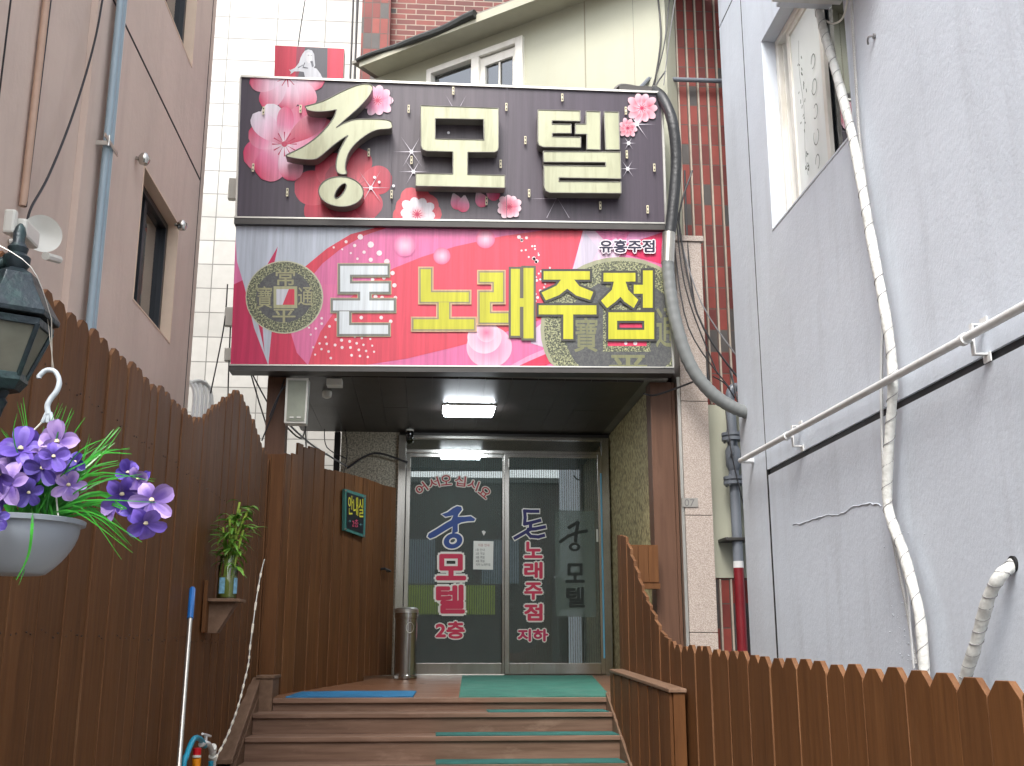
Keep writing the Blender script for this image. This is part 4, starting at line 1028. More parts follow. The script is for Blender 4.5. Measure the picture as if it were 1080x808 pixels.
A.build('printed_face', [M_PRINT, M_COIN, M_COIN_IN], ls, recalc=False)

# ---- small red sign behind
rs_ = thing('red_sign', (-1.2, 8.6, 6.3), 'small red and charcoal sign with a pale long haired figure, peeking over the dark signboard', 'signboard')
RY = 8.75
def on_red(u, v, l=0): return P(u, v, Y=RY-.004-l)
c = [P(u, v, Y=RY) for u, v in ((290, 47.5), (363, 51), (361, 110), (289, 110))]
m = MB(); m.prism(c, [p+Vector((0, .12, 0)) for p in c], (), (0, 0)); m.build('sign_case', M_PVC_W, rs_)
A = Art(on_red, .0003)
A.poly([(290, 48), (363, 51.5), (361, 109), (289, 109)], (206, 40, 72)); A.poly([(313, 49.2), (345.5, 50.8), (344.5, 109), (311, 109)], (84, 84, 92))
A.poly([(313, 49.2), (322, 49.6), (316, 75), (311, 90)], (150, 50, 76))
LG = (206, 208, 214)
A.poly([(319, 57), (321.5, 53.6), (325, 52.2), (329, 53.2), (331.3, 57), (331.8, 63), (332.4, 69), (331, 71.5), (334, 72.5), (338, 78), (341, 84), (343.5, 92), (323, 92), (322.2, 84), (320.5, 76), (316, 75.2), (311, 75.4), (309.8, 73), (313, 69.5), (315.5, 66), (317, 61)], LG)
A.poly([(322.5, 56), (326, 55), (328.6, 57), (329.2, 61), (327.8, 65.5), (325.5, 67), (323, 64), (322, 60)], (222, 222, 226))
A.poly([(327.8, 66), (330, 64), (331, 70), (329, 71)], (120, 122, 130)); A.poly([(314, 71), (320, 68), (319.6, 69), (314.6, 72)], (120, 122, 130))
A.poly([(310.5, 72), (306, 74), (304.5, 73.2), (307, 76), (306, 78.5), (309, 76.5), (311, 75)], LG)
A.poly([(320, 70.5), (325, 71.5), (325, 72.3), (320, 71.8)], (84, 84, 92)); A.poly([(321, 66), (322, 66), (319.5, 72), (319, 72)], (84, 84, 92)); A.poly([(327, 65), (329, 64), (328.5, 67)], (84, 84, 92))
A.same([[(324.5, 58), (326.2, 58), (326.2, 58.6), (324.5, 58.6)], [(327.6, 58.2), (329.2, 58.4), (329.2, 59), (327.6, 58.8)]], (130, 130, 140))
A.build('printed_face', M_PRINT, rs_, recalc=False)

# ================================================================== DOOR LETTERING (films on the glass)
def film(name, dy, parent, build):
    A = Art(lambda u, v, l: P(u, v, Y=dy-l), .0001); build(A); return A.build(name, M_PRINT_DOOR, parent, recalc=False)
RED, BLUE, OUT = (206, 48, 82), (40, 70, 136), (236, 232, 222)
def left_art(A):
    arc = [('어', 444.5, 515.5, -38), ('서', 457.5, 509.5, -18), ('오', 470.5, 506.5, -5), ('십', 485.5, 507.5, 6), ('시', 499, 511.5, 20), ('요', 511.5, 519, 40)]
    for ch, x, y, r in arc: A.text(ch, x-5.6, y-5.2, x+5.6, y+5.2, (150, 30, 40), .016, .085, (196, 190, 178), r)
    # brush lettering
    ox, oy, s = 425, 490, 7.35
    b1 = [(300, 385), (345, 370), (385, 340), (420, 322), (452, 328), (458, 350), (430, 385), (425, 405), (480, 405), (525, 400), (560, 422), (552, 438), (500, 440), (455, 448), (425, 462), (425, 520), (380, 540), (385, 480), (330, 510), (250, 560), (210, 575), (190, 560), (200, 535), (260, 500), (330, 455), (375, 430), (390, 395), (330, 405)]
    b1 = px_loop(b1, (ox, oy), s)
    def grow(p, g):
        out = []
        n_ = len(p); area = sum(p[i][0]*p[(i+1) % n_][1]-p[(i+1) % n_][0]*p[i][1] for i in range(n_)); sg = 1 if area > 0 else -1
        for i in range(n_):
            a_, b_, c_ = p[i-1], p[i], p[(i+1) % n_]
            d1 = Vector((b_[0]-a_[0], b_[1]-a_[1])).normalized(); d2 = Vector((c_[0]-b_[0], c_[1]-b_[1])).normalized()
            n1 = Vector((d1.y, -d1.x))*sg; n2 = Vector((d2.y, -d2.x))*sg; nn = (n1+n2); nn = nn.normalized() if nn.length > .2 else n1
            out.append((b_[0]+nn.x*g, b_[1]+nn.y*g))
        return out
    A.poly(grow(b1, 1.3), OUT); A.disc(ox+388/s, oy+592/s, 85/s, 68/s, OUT, n=28, rot=-.3)
    A.poly(b1, BLUE); A.disc(ox+388/s, oy+592/s, 74/s, 58/s, BLUE, n=28, rot=-.3, hole=.42); A.disc(ox+386/s, oy+590/s, 28/s, 20/s, OUT, n=16, rot=-.5); A.disc(ox+386/s, oy+590/s, 20/s, 12/s, (70, 80, 76), n=16, rot=-.5)
    A.text('모', 461, 585.5, 490.5, 611, RED, .035, .10, OUT); A.text('텔', 461, 618, 489, 646, RED, .035, .10, OUT); A.text('2층', 460, 656, 489.5, 673, RED, .035, .09, OUT)
film('door_lettering', 10.462, d1, left_art)
def right_art(A):
    o_, s = (535, 525), 5.04
    NV = (38, 36, 96)
    def stroke(pts, w, col):
        for p, q in zip(pts[:-1], pts[1:]):
            dx_, dy_ = q[0]-p[0], q[1]-p[1]; L_ = math.hypot(dx_, dy_) or 1; nx_, ny_ = -dy_/L_*w, dx_/L_*w; ex, ey = dx_/L_*w*.7, dy_/L_*w*.7
            A.poly([(p[0]-ex+nx_, p[1]-ey+ny_), (q[0]+ex+nx_, q[1]+ey+ny_), (q[0]+ex-nx_, q[1]+ey-ny_), (p[0]-ex-nx_, p[1]-ey-ny_)], col)
    S = [[(165, 72), (125, 72), (92, 70), (95, 105), (92, 140), (130, 132), (175, 120)], [(125, 140), (122, 168), (75, 195), (40, 215)], [(200, 155), (150, 165), (110, 168)], [(100, 178), (125, 205), (165, 208), (195, 200)]]
    S = [px_loop(x, o_, s) for x in S]
    for w, c_ in ((2.9, OUT), (1.75, NV)):
        for x in S: stroke(x, w, c_)
    for ch, y0, y1 in (('노', 572, 588), ('래', 593.5, 609.5), ('주', 615, 632), ('점', 637.5, 654)): A.text(ch, 553.5, y0, 571.5, y1, RED, .035, .10, OUT)
    A.text('지하', 546.5, 664, 577.5, 676, (190, 34, 84), .04, .10, OUT)
film('door_lettering', 10.410, d2, right_art)
def reflection_board():  # reflected board and its lettering, painted as a thin layer on the glass
    bd = thing('painted_reflection', (1.3, 10.41, 2.2), 'dim grey green reflection of a board with dark lettering, painted on the right glass door', 'painted reflection')
    m = MB(); c = [P(u, v, Y=10.4105) for u, v in ((585, 538), (627, 539), (628, 651), (586, 650))]; m.prism(c, [p+Vector((0, .0008, 0)) for p in c], (), (0, 0)); m.build('panel', veil('grey_reflection', (120, 136, 126), .30), bd)
    def fn(A):
        DK = (34, 42, 38)
        def st_(pts, w):
            for p, q in zip(pts[:-1], pts[1:]):
                dx_, dy_ = q[0]-p[0], q[1]-p[1]; L_ = math.hypot(dx_, dy_) or 1; nx_, ny_ = -dy_/L_*w, dx_/L_*w
                A.poly([(p[0]+nx_, p[1]+ny_), (q[0]+nx_, q[1]+ny_), (q[0]-nx_, q[1]-ny_), (p[0]-nx_, p[1]-ny_)], DK)
        st_([(599, 557), (606, 553), (610, 550), (608, 560), (607, 572)], 1.8); st_([(590, 572), (600, 565), (612, 561), (620, 560)], 1.6)
        A.disc(606, 577, 6, 4.5, DK, n=18, hole=.5)
        A.text('모', 597, 595, 616, 614, DK, .03); A.text('텔', 598, 620, 616, 640, DK, .03)
    A = Art(lambda u, v, l: P(u, v, Y=10.4095-l), .0001); fn(A); A.build('lettering', M_PRINT_DOOR, bd, recalc=False)
reflection_board()
# paper notice and small sticker on the left door
nt_ = thing('paper_notice', (.5, 10.46, 2.2), 'white paper notice with small typed lines on the left glass door', 'notice')
A = Art(lambda u, v, l: P(u, v, Y=10.456-l), .0004)
A.poly([(499.5, 570.5), (520.5, 571), (520, 601), (499, 600.5)], (232, 232, 224))
A.text('이용 안내', 504.5, 573.5, 516, 576.5, (170, 90, 80), .0)
for i, t in enumerate(('1층 안내', '2층 객실', '3층 객실', '4층 객실', '지하 노래주점')): A.text(t, 501.8, 578.6+i*3.9, 511+(i == 4)*6, 581.4+i*3.9, (90, 90, 88), .0)
A.build('sheet', M_PRINT_DOOR, nt_, recalc=False)
m = MB(); c = [P(u, v, Y=10.455) for u, v in ((508, 560.5), (510, 559.5), (512.5, 561), (510.3, 565))]; m.prism(c, [p+Vector((0, .003, 0)) for p in c], (), (0, 0)); o = m.build('door_sticker', M_PVC_W); tag(o, 'tiny white heart shaped sticker above the paper notice', 'sticker')

# ---- office signboard on the porch fence
ob_ = thing('office_sign', FP(fs(375, 540)[0], .03, 2.6), 'small black and teal acrylic signboard with yellow lettering on the porch fence', 'sign')
qs = [PL(u, v, FA, FB, .045) for u, v in ((364, 515.5), (386, 522.5), (385, 567), (363.5, 559.5))]
cs_ = [p.copy() for p in qs]; bk = [p-Vector((fnx, fny, 0))*.025*(1 if fny < 0 else -1) for p in qs]
m = MB(); m.prism(cs_, bk, (), (0, 0)); m.build('acrylic_plate', simple('teal_acrylic', (66, 118, 110), .15, spec=.8), ob_, bevel=.003)
qi = [PL(u, v, FA, FB, .048) for u, v in ((366.2, 519.2), (384, 525), (383.2, 563), (365.8, 556.6))]
A = Art(lambda u, v, l: PL(u, v, FA, FB, .049+l), .0006)
A.poly([(366.2, 519.2), (384, 525), (383.2, 563), (365.8, 556.6)], (26, 30, 34))
for k, ch in enumerate('안내실'): A.text(ch, 367.3+k*5.5, 523+k*1.6, 372.1+k*5.5, 542.5+k*1.5, (214, 206, 60), .015)
A.text('→', 366.8, 548.5, 370.2, 551, (110, 160, 160), 0); A.text('2층', 371.4, 548, 378, 556, (206, 80, 110), .01); A.text('←', 379.2, 552, 382.4, 554.5, (110, 160, 160), 0)
A.build('lettering', M_PRINT_DOOR, ob_, recalc=False)
m = MB()
for u, v in ((365, 517.5), (384.8, 523.8), (384, 565), (364.6, 558)):
    p = PL(u, v, FA, FB, .052); m.tube([p, PL(u, v, FA, FB, 0)], .007, 8)
m.build('standoff_pins', M_STEEL, ob_, smooth=True)

# ================================================================== LAMPS, SPEAKER, SMALL PORCH FITTINGS
cl = thing('ceiling_lamp', (.32, 9.3, 3.55), 'lit rectangular white ceiling lamp under the black porch ceiling', 'lamp')
m = MB(); m.box(.10, .56, 9.18, 9.50, 3.540, 3.556); m.build('base_plate', M_PVC_W, cl, bevel=.002)
m = MB(); m.prism([Vector(p) for p in ((.105, 9.185, 3.539), (.555, 9.185, 3.539), (.555, 9.495, 3.539), (.105, 9.495, 3.539))], [Vector(p) for p in ((.12, 9.20, 3.505), (.54, 9.20, 3.505), (.54, 9.48, 3.505), (.12, 9.48, 3.505))], (), (0, 0))
m.build('diffuser', M_LAMPGLOW, cl, bevel=.006)
for x in (.14, .52):
    m = MB(); m.tube([(x, 9.178, 3.548), (x, 9.15, 3.545)], .008, 8); m.build('screw', M_STEEL, cl)

sp = thing('wall_speaker', P(313, 447, Y=8.26), 'pale grey box speaker hung on the left brown pillar under the pink sign', 'speaker')
q = [(302, 398.5), (325.5, 399), (322.5, 446.5), (299.5, 446)]
cf = [P(u, v, Y=8.20) for u, v in q]; m = MB(); m.prism(cf, [p+Vector((0, .115, 0)) for p in cf], (), (0, 0)); m.build('cabinet', M_PVC_W, sp, bevel=.006)
q = [(304, 401), (323.3, 401.4), (320.6, 444), (302, 443.6)]
cf = [P(u, v, Y=8.192) for u, v in q]; m = MB(); m.prism(cf, [p+Vector((0, .01, 0)) for p in cf], (), (0, 0)); m.build('grille', simple('grey_green_grille', (150, 156, 142), .7, bump=.6, bscale=400), sp)
m = MB()
for u in (307.5, 315): m.box(*(lambda p: (p.x-.015, p.x+.015, p.y, p.y+.004, p.z-.006, p.z+.006))(P(u, 440, Y=8.186)))
m.build('badge', M_PVC_W, sp)

bl = thing('bulb_lamp', P(345, 410, Y=8.8), 'small white unlit bulb lamp hanging near the pillar speaker under the porch ceiling', 'lamp')
pb = P(345, 412, Y=8.8); m = MB(); m.lathe([(.02, .05), (.028, .03), (.04, -.02), (.036, -.055), (.015, -.065)], pb, 16); m.build('bulb', M_PVC_W, bl, smooth=True)
m = MB(); m.tube([pb+Vector((0, 0, .04)), pb+Vector((.01, .01, .09)), Vector((pb.x+.03, pb.y+.02, 3.558))], .009, 8); m.build('holder', M_BLACKPL, bl)
pb = P(353, 404, Z=3.53); m = MB(); m.box(pb.x-.06, pb.x+.06, pb.y-.05, pb.y+.05, 3.50, 3.556); o = m.build('junction_box', M_PVC_W, bevel=.004); tag(o, 'small grey white junction box on the porch ceiling beside the bulb', 'junction box')

cv = P(432, 458, Y=10.36); cc_ = thing('security_camera', cv, 'small black dome camera above the left end of the glass doors', 'camera')
m = MB(); m.lathe([(.035, .06), (.04, .03), (.038, .028)], cv, 18); m.build('mount', M_PVC_W, cc_, smooth=True)
m = MB(); m.lathe([(.036, .027), (.038, -.02), (.028, -.045), (.01, -.055)], cv, 18); m.build('dome', simple('black_dome', (14, 14, 16), .1), cc_, smooth=True)

# ================================================================== MATS
def on_deck(x, y, h=0): return Vector((x, y, deckz(y)+h))
def mat_sheet(name, corners, mt, label, t=.009, n=10):
    m = MB(); (a_, b_, c_, d_) = [Vector(p) for p in corners]
    top = []; bot = []
    N = n
    for j in range(N+1):
        for i in range(N+1):
            p = a_.lerp(b_, i/N).lerp(d_.lerp(c_, i/N), j/N)
            h = t+.004*noise.noise(Vector((p.x*6, p.y*6, 1)))
            m.v.append((p.x, p.y, deckz(p.y)+h))
    for j in range(N):
        for i in range(N):
            k = j*(N+1)+i; m.f.append([k, k+1, k+N+2, k+N+1]); m.m.append(0); m.c.append([(.5, .5, .5, 1)]*4)
    ed = [j for j in range(N+1)]+[(j+1)*(N+1)-1 for j in range(1, N+1)]+[N*(N+1)+i for i in range(N-1, -1, -1)]+[j*(N+1) for j in range(N-1, 0, -1)]
    b0 = len(m.v)
    for k in ed: p = m.v[k]; m.v.append((p[0], p[1], deckz(p[1])+.0008))
    for i in range(len(ed)):
        j = (i+1) % len(ed); m.f.append([ed[i], ed[j], b0+j, b0+i]); m.m.append(0); m.c.append([(.5, .5, .5, 1)]*4)
    o = m.build(name, mt); tag(o, label, 'mat'); return o
M_MATB = simple('blue_rubber_mat', (28, 110, 156), .55, bump=.8, bscale=220, var=.12)
M_MATG = simple('teal_green_mat', (52, 112, 98), .7, bump=1.0, bscale=160, var=.18, stain=((90, 130, 116), .5, (4, 4, 4)))
M_MATG2 = simple('dark_teal_mat', (34, 100, 94), .7, bump=1.0, bscale=160, var=.25)
mat_sheet('door_mat', [(-.99, 8.13, 0), (-.09, 8.14, 0), (-.07, 8.62, 0), (-.93, 8.60, 0)], M_MATB, 'bright blue rubber mat at the left front of the entrance deck')
mat_sheet('door_mat', [(.235, 8.09, 0), (1.33, 8.09, 0), (1.52, 10.3, 0), (.33, 10.36, 0)], M_MATG, 'large green mat lying before the glass doors')
for i, (x0, x1, (y, z), back, lab) in enumerate(((.43, 1.27, levels[0], 8.09, 'green tread mat on the first step below the deck'), (.07, 1.29, levels[1], 7.82, 'dark green tread mat on the second step below the deck'), (.07, 1.28, levels[2], 7.54, 'dark green tread mat on the lowest visible step'))):
    m = MB(); m.box(x0, x1, y-.006, back-.01, z+.0006, z+.007)
    o = m.build('tread_mat', M_MATG2, bevel=.003); tag(o, lab, 'mat', 'green strips on the stair treads')

# ================================================================== STEEL BIN
bc = Vector((-.185, 10.02, deckz(10.02))); bn = thing('litter_bin', bc, 'round stainless steel litter bin standing at the foot of the left glass door', 'bin')
m = MB(); m.lathe([(.10, 0), (.105, .005), (.105, .03), (.098, .035), (.098, .52), (.104, .525), (.104, .57)], bc, 36); m.build('body', M_STEEL, bn, smooth=True)
m = MB(); m.lathe([(.106, .57), (.106, .60), (.09, .615), (.06, .618)], bc, 36); m.build('lid', M_ALU, bn, smooth=True)
m = MB(); m.lathe([(.055, .619), (.05, .6195)], bc, 24); m.build('ash_opening', M_DARKGAP, bn)
m = MB(); a_ = [(bc.x+.035+.04*math.cos(k*math.pi/10)*.8, bc.y-.094-.004*math.sin(1), bc.z+.44+.045*math.sin(k*math.pi/10)) for k in range(21)]; m.tube(a_, .003, 6); m.build('emblem_ring', M_ALU, bn)

# ================================================================== LEFT FENCE ITEMS
sp0 = P(236, 632, X=-1.17); sy_, sz_ = sp0.y, sp0.z
sh = thing('wall_shelf', (-1.25, sy_, sz_), 'small brown wooden bracket shelf screwed to the left fence under the bamboo vase', 'shelf')
m = MB(); m.box(-1.262, -1.06, sy_-.10, sy_+.10, sz_-.018, sz_); m.build('shelf_board', W_RAIL, sh, bevel=.003)
m = MB(); m.box(-1.262, -1.24, sy_-.13, sy_-.10, sz_-.19, sz_+.10); m.box(-1.262, -1.24, sy_-.099, sy_+.08, sz_-.19, sz_-.02); m.build('back_plate', W_FENCE, sh, bevel=.003)
m = MB(); F = [Vector((x, sy_-.05, z)) for x, z in ((-1.24, sz_-.019), (-1.09, sz_-.019), (-1.19, sz_-.19), (-1.24, sz_-.19))]; m.prism(F, [p+Vector((0, .10, 0)) for p in F], (), (0, 0)); m.build('bracket', W_RAIL, sh, bevel=.003)
vc = Vector((-1.155, sy_, sz_)); vs_ = thing('glass_vase', vc, 'clear square glass bottle vase with pale blue labels on the little shelf', 'vase')
M_VGL = glass('vase_glass', (240, 245, 236), .02)
VT = Matrix.Rotation(R(8), 4, 'Z')
m = MB(); m.lathe([(.05, 0), (.056, .005), (.056, .19), (.048, .21), (.050, .25)], vc, 20, sy=.9); m.build('bottle', M_VGL, vs_, smooth=True)
m = MB(); m.lathe([(.050, .008), (.052, .012), (.052, .13), (.051, .131)], vc, 20, sy=.9); m.build('water', veil('green_water', (170, 178, 90), .5), vs_, smooth=True)
m = MB()
for a0 in (-2.3, -.75):
    for k in range(5):
        a_, b_ = a0+k*.13, a0+(k+1)*.13
        m.face([(vc.x+.058*math.cos(t), vc.y+.053*math.sin(t), vc.z+z) for t, z in ((a_, .03), (b_, .03), (b_, .12), (a_, .12))])
m.build('label', simple('pale_blue_label', (120, 170, 196), .5, var=.3, scale=60), vs_)
bp_ = thing('lucky_bamboo', vc+Vector((0, 0, .03)), 'leafy green lucky bamboo stems standing in the glass vase', 'plant')
M_LEAF = simple('bamboo_leaf', (88, 134, 44), .4, var=.35, scale=14, attr=True); M_STEM = simple('bamboo_stem', (150, 176, 70), .4, var=.2, scale=20)
def leaf(mb, p, d, ln, wd, droop, col=(.5, .5, .5, 1), twist=0, N=7):
    d = Vector(d).normalized(); side = d.cross(Vector((0, 0, 1))); side = side.normalized() if side.length > .05 else Vector((1, 0, 0)); side = Matrix.Rotation(twist, 3, d) @ side
    q = Vector(p); rows = []
    for i in range(N+1):
        t = i/N; w = wd*math.sin(math.pi*min(1, t*.93+.05))**.8*.5
        rows.append((q-side*w, q+Vector((0, 0, w*.35)), q+side*w)); d = (d+Vector((0, 0, -droop/N))).normalized(); q = q+d*(ln/N)
    for a_, b_ in zip(rows[:-1], rows[1:]):
        mb.face([a_[0], a_[1], b_[1], b_[0]], 0, col); mb.face([a_[1], a_[2], b_[2], b_[1]], 0, col)
random.seed(11)
m = MB(); lf_ = MB()
for k in range(7):
    x, y_ = random.uniform(-.03, .03), random.uniform(-.025, .025); h = random.uniform(.34, .58); lx, ly = random.uniform(-.03, .13), random.uniform(-.06, .06)
    pts = smooth_path([vc+Vector((x, y_, .015)), vc+Vector((x+lx*.3, y_+ly*.3, h*.55)), vc+Vector((x+lx, y_+ly, h))], 5); m.tube(pts, .007, 7)
    for j in range(15):
        t = .45+.55*j/14; p = pts[min(len(pts)-1, int(t*(len(pts)-1)))]+Vector((0, 0, .0))
        a_ = random.uniform(0, 6.28); c_ = random.uniform(.35, .7)
        leaf(lf_, p, (math.cos(a_), math.sin(a_), random.uniform(.2, 1.3)), random.uniform(.08, .16), random.uniform(.016, .028), random.uniform(.8, 2.0), (c_, c_, c_, 1), random.uniform(-.5, .5))
m.build('stems', M_STEM, bp_, smooth=True); lf_.build('leaves', M_LEAF, bp_, smooth=True, recalc=False)

# mop handle
ma, mb_ = P(203, 620, X=-1.235), P(190, 790, X=-1.13); d = (mb_-ma).normalized(); base = ma+d*((ma.z-.02)/-d.z)
print('mop', ma, base)
mp_ = thing('mop_handle', base, 'long pale metal mop handle with blue grip leaning on the left fence', 'mop')
m = MB(); m.tube([ma+d*.20, base], .0125, 12); m.build('pole', M_ALU, mp_, smooth=True)
m = MB(); m.tube([ma, ma+d*.01, ma+d*.2], [.011, .0165, .0165], 14); m.build('grip', simple('blue_plastic_grip', (28, 100, 170), .35), mp_, smooth=True)
m = MB(); m.box(base.x-.12, base.x+.14, base.y-.05, base.y+.05, 0.02, .05); m.build('mop_head', M_PVC_W, mp_, bevel=.01)

# tap, hoses, nozzle
tp = P(219, 789, X=-1.12); ty = tp.y
tpT = thing('water_tap', (-1.12, ty, tp.z-.1), 'small white tap with cross handle at the foot of the left fence', 'tap')
M_CYAN = simple('cyan_hose', (20, 140, 170), .35)
def hp(u, v, X=-1.12): return P(u, v, X=X)
m = MB(); m.tube(smooth_path([hp(212, 785), hp(218, 784), hp(222, 788), hp(224.5, 796), hp(225, 808)], 4), .014, 10); m.tube([hp(217, 784), hp(217, 777)], .008, 8); m.build('spout', M_WHITE, tpT, smooth=True)
m = MB(); m.tube([hp(213.5, 774, -1.12), hp(222, 776.5, -1.12)], .006, 8); m.build('cross_handle', M_WHITE, tpT, smooth=True)
m = MB()
for v0, v1, r in ((788, 791, .022), (792, 795.5, .019), (797, 802, .021)): m.tube([hp(224, v0), hp(224.6, v1)], r, 14)
m.build('hose_coupling', M_PVC_W, tpT, smooth=True)
h = MB(); e0 = hp(222.5, 803); h.tube(smooth_path([e0, e0+Vector((0, 0, -.2)), Vector((-1.08, ty-.15, .35)), Vector((-1.12, ty-.4, .03)), Vector((-1.0, ty-.8, .03))], 6), .0135, 10)
o = h.build('garden_hose', M_CYAN, smooth=True); tag(o, 'cyan hose dropping straight down from the white tap', 'hose')
h = MB(); h.tube(smooth_path([hp(216, 787), hp(211, 779.5), hp(205, 779), hp(200, 788), hp(196, 800), hp(193, 815), Vector((-1.12, hp(192, 815).y-.05, .3)), Vector((-1.05, hp(192, 815).y-.2, .03))], 6), .0135, 10)
o = h.build('garden_hose', M_CYAN, smooth=True); tag(o, 'cyan hose looping over left of the tap', 'hose')
nz = hp(208, 790, -1.10); nzT = thing('hose_nozzle', nz, 'red and yellow hose spray nozzle hanging beside the cyan hose', 'nozzle')
m = MB(); m.tube([hp(208, 789, -1.1), hp(207.6, 796, -1.1)], .02, 14); m.build('collar', simple('red_plastic', (190, 20, 34), .35), nzT, smooth=True)
m = MB(); m.tube([hp(207.5, 796.5, -1.1), hp(207.3, 799, -1.1)], .022, 14); m.build('ring', M_PVC_W, nzT, smooth=True)
m = MB(); m.tube([hp(207.3, 799.5, -1.1), hp(206, 830, -1.1)], [.022, .014], 14); m.build('barrel', simple('orange_plastic', (228, 140, 20), .35), nzT, smooth=True)

# rope light
pts = [PL(u, v, (-1.185, 4), (-1.185, 9)) for u, v in ((279, 590), (275, 605), (270, 635), (264, 680), (262, 700), (257, 722), (252, 742), (246, 760), (238, 780), (229, 797), (222, 812))]
m = MB(); m.tube(smooth_path(pts, 4), .004, 6); rl_ = m.build('rope_light', M_PVC_W, smooth=True); tag(rl_, 'thin white string of tiny lamps running down the left fence beside the stair rail', 'string light')
sp_ = smooth_path(pts[1:], 4)
for i in range(0, len(sp_)-1, 2):
    a_, b_ = sp_[i], sp_[i+1]; m = MB(); m.tube([a_, a_.lerp(b_, .8)], .0078, 6); m.build('lamp_bead', simple('warm_bead', (236, 230, 212), .35) if i == 0 else bpy.data.materials['warm_bead'], rl_)

# ---- lantern near the camera
LC = P(8, 360, Y=2.75); LC = Vector((LC.x, 2.75, 0)); M_GREENM = simple('verdigris_black_metal', (40, 50, 56), .4, .35, .3, 14, bump=.3, stain=((58, 90, 84), .7, (9, 9, 9)))
def lz(v, u=8): return P(u, v, Y=2.75).z
ln = thing('wall_lantern', (LC.x, 2.75, lz(440)), 'dark green metal wall lantern with dusty glass panes at the left edge', 'lantern')
zr, zb_, ze = lz(372), lz(412), lz(350)
rad = P(62, 342, Y=2.75).x-LC.x
def hexlathe(prof, cx=LC, n=6): 
    m = MB(); m.lathe(prof, (cx.x, cx.y, 0), n); return m
zt0, zt1 = lz(322), lz(300)        # eave, shoulder
zE = lz(338); r0 = rad*.98
m = hexlathe([(r0, zE), (r0*1.02, zE+.012), (r0*.60, lz(303, 20)), (r0*.50, lz(292, 20)), (r0*.25, lz(285, 20))]); m.build('roof', M_GREENM, ln, bevel=.002)
m = MB(); m.lathe([(.020, lz(287, 22)), (.032, lz(280, 22)), (.034, lz(272, 22)), (.022, lz(268, 22)), (.026, lz(262, 22)), (.015, lz(256, 22)), (.016, lz(246, 22)), (.012, lz(240, 22)), (.004, lz(236, 22))], (LC.x, LC.y, 0), 20); m.build('finial', M_GREENM, ln, smooth=True)
rt_g, rb_g = r0*.86, r0*.44; zg0, zg1 = lz(346), lz(398)
m = MB()
for k in range(6):
    a_ = 2*math.pi*(k+.5)/6; p = Vector((math.cos(a_), math.sin(a_), 0)); q0 = Vector((LC.x, LC.y, 0))+p*rt_g; q0.z = zg0; q1 = Vector((LC.x, LC.y, 0))+p*rb_g; q1.z = zg1; m.tube([q0, q1], .0075, 6)
m.lathe([(rt_g*1.03, zg0-.006), (rt_g*1.06, zg0+.012), (rt_g*.98, zg0+.014)], (LC.x, LC.y, 0), 6)
m.lathe([(rb_g*.8, zg1-.035), (rb_g*1.12, zg1-.012), (rb_g*1.12, zg1+.006), (rb_g, zg1+.007)], (LC.x, LC.y, 0), 6); m.build('cage', M_GREENM, ln, bevel=.001)
m = MB()
for k in range(6):
    a_, b_ = 2*math.pi*(k+.5)/6, 2*math.pi*(k+1.5)/6; f_ = lambda a, r, z: (LC.x+math.cos(a)*r*.97, LC.y+math.sin(a)*r*.97, z)
    m.face([f_(a_, rt_g, zg0), f_(b_, rt_g, zg0), f_(b_, rb_g, zg1), f_(a_, rb_g, zg1)])
def dusty(name):
    mm, nt, b = nodes(name); b.inputs['Roughness'].default_value = .35; n = mk(nt, 'ShaderNodeTexNoise'); n.inputs['Scale'].default_value = 12; n.inputs['Detail'].default_value = 6
    nt.links.new(coords(nt), n.inputs['Vector']); cr = mk(nt, 'ShaderNodeValToRGB'); cr.color_ramp.elements[0].color = lin((90, 92, 80)); cr.color_ramp.elements[1].color = lin((150, 152, 138)); nt.links.new(n.outputs[0], cr.inputs[0]); nt.links.new(cr.outputs[0], b.inputs['Base Color'])
    b.inputs['Alpha'].default_value = .72; return mm
m.build('glass_panes', dusty('dusty_lantern_glass'), ln, recalc=False)
m = MB(); m.lathe([(.004, lz(440, 12)), (.008, lz(432, 12)), (.016, lz(424, 12)), (.010, lz(420, 12)), (.018, lz(414, 12)), (.018, lz(408, 12)), (.03, lz(402, 12))], (LC.x, LC.y, 0), 18); m.build('bottom_finial', M_GREENM, ln, smooth=True)
m = MB(); zn = lz(274, 22); m.tube(smooth_path([(LC.x, LC.y, zn), (LC.x-.05, LC.y, zn-.02), (LC.x-.09, LC.y, zn-.05), (LC.x-.13, LC.y+.0, zn+.03), (LC.x-.11, LC.y, zn+.09), (LC.x-.17, LC.y, zn+.12), (-1.27, LC.y, zn+.02)], 6), [.022-.004*math.sin(i*.4) for i in range(37)], 12); m.build('arm', M_GREENM, ln, smooth=True)
m = MB(); m.box(-1.268, -1.25, LC.y-.05, LC.y+.05, zn-.1, zn+.14); m.build('wall_plate', M_GREENM, ln, bevel=.006)

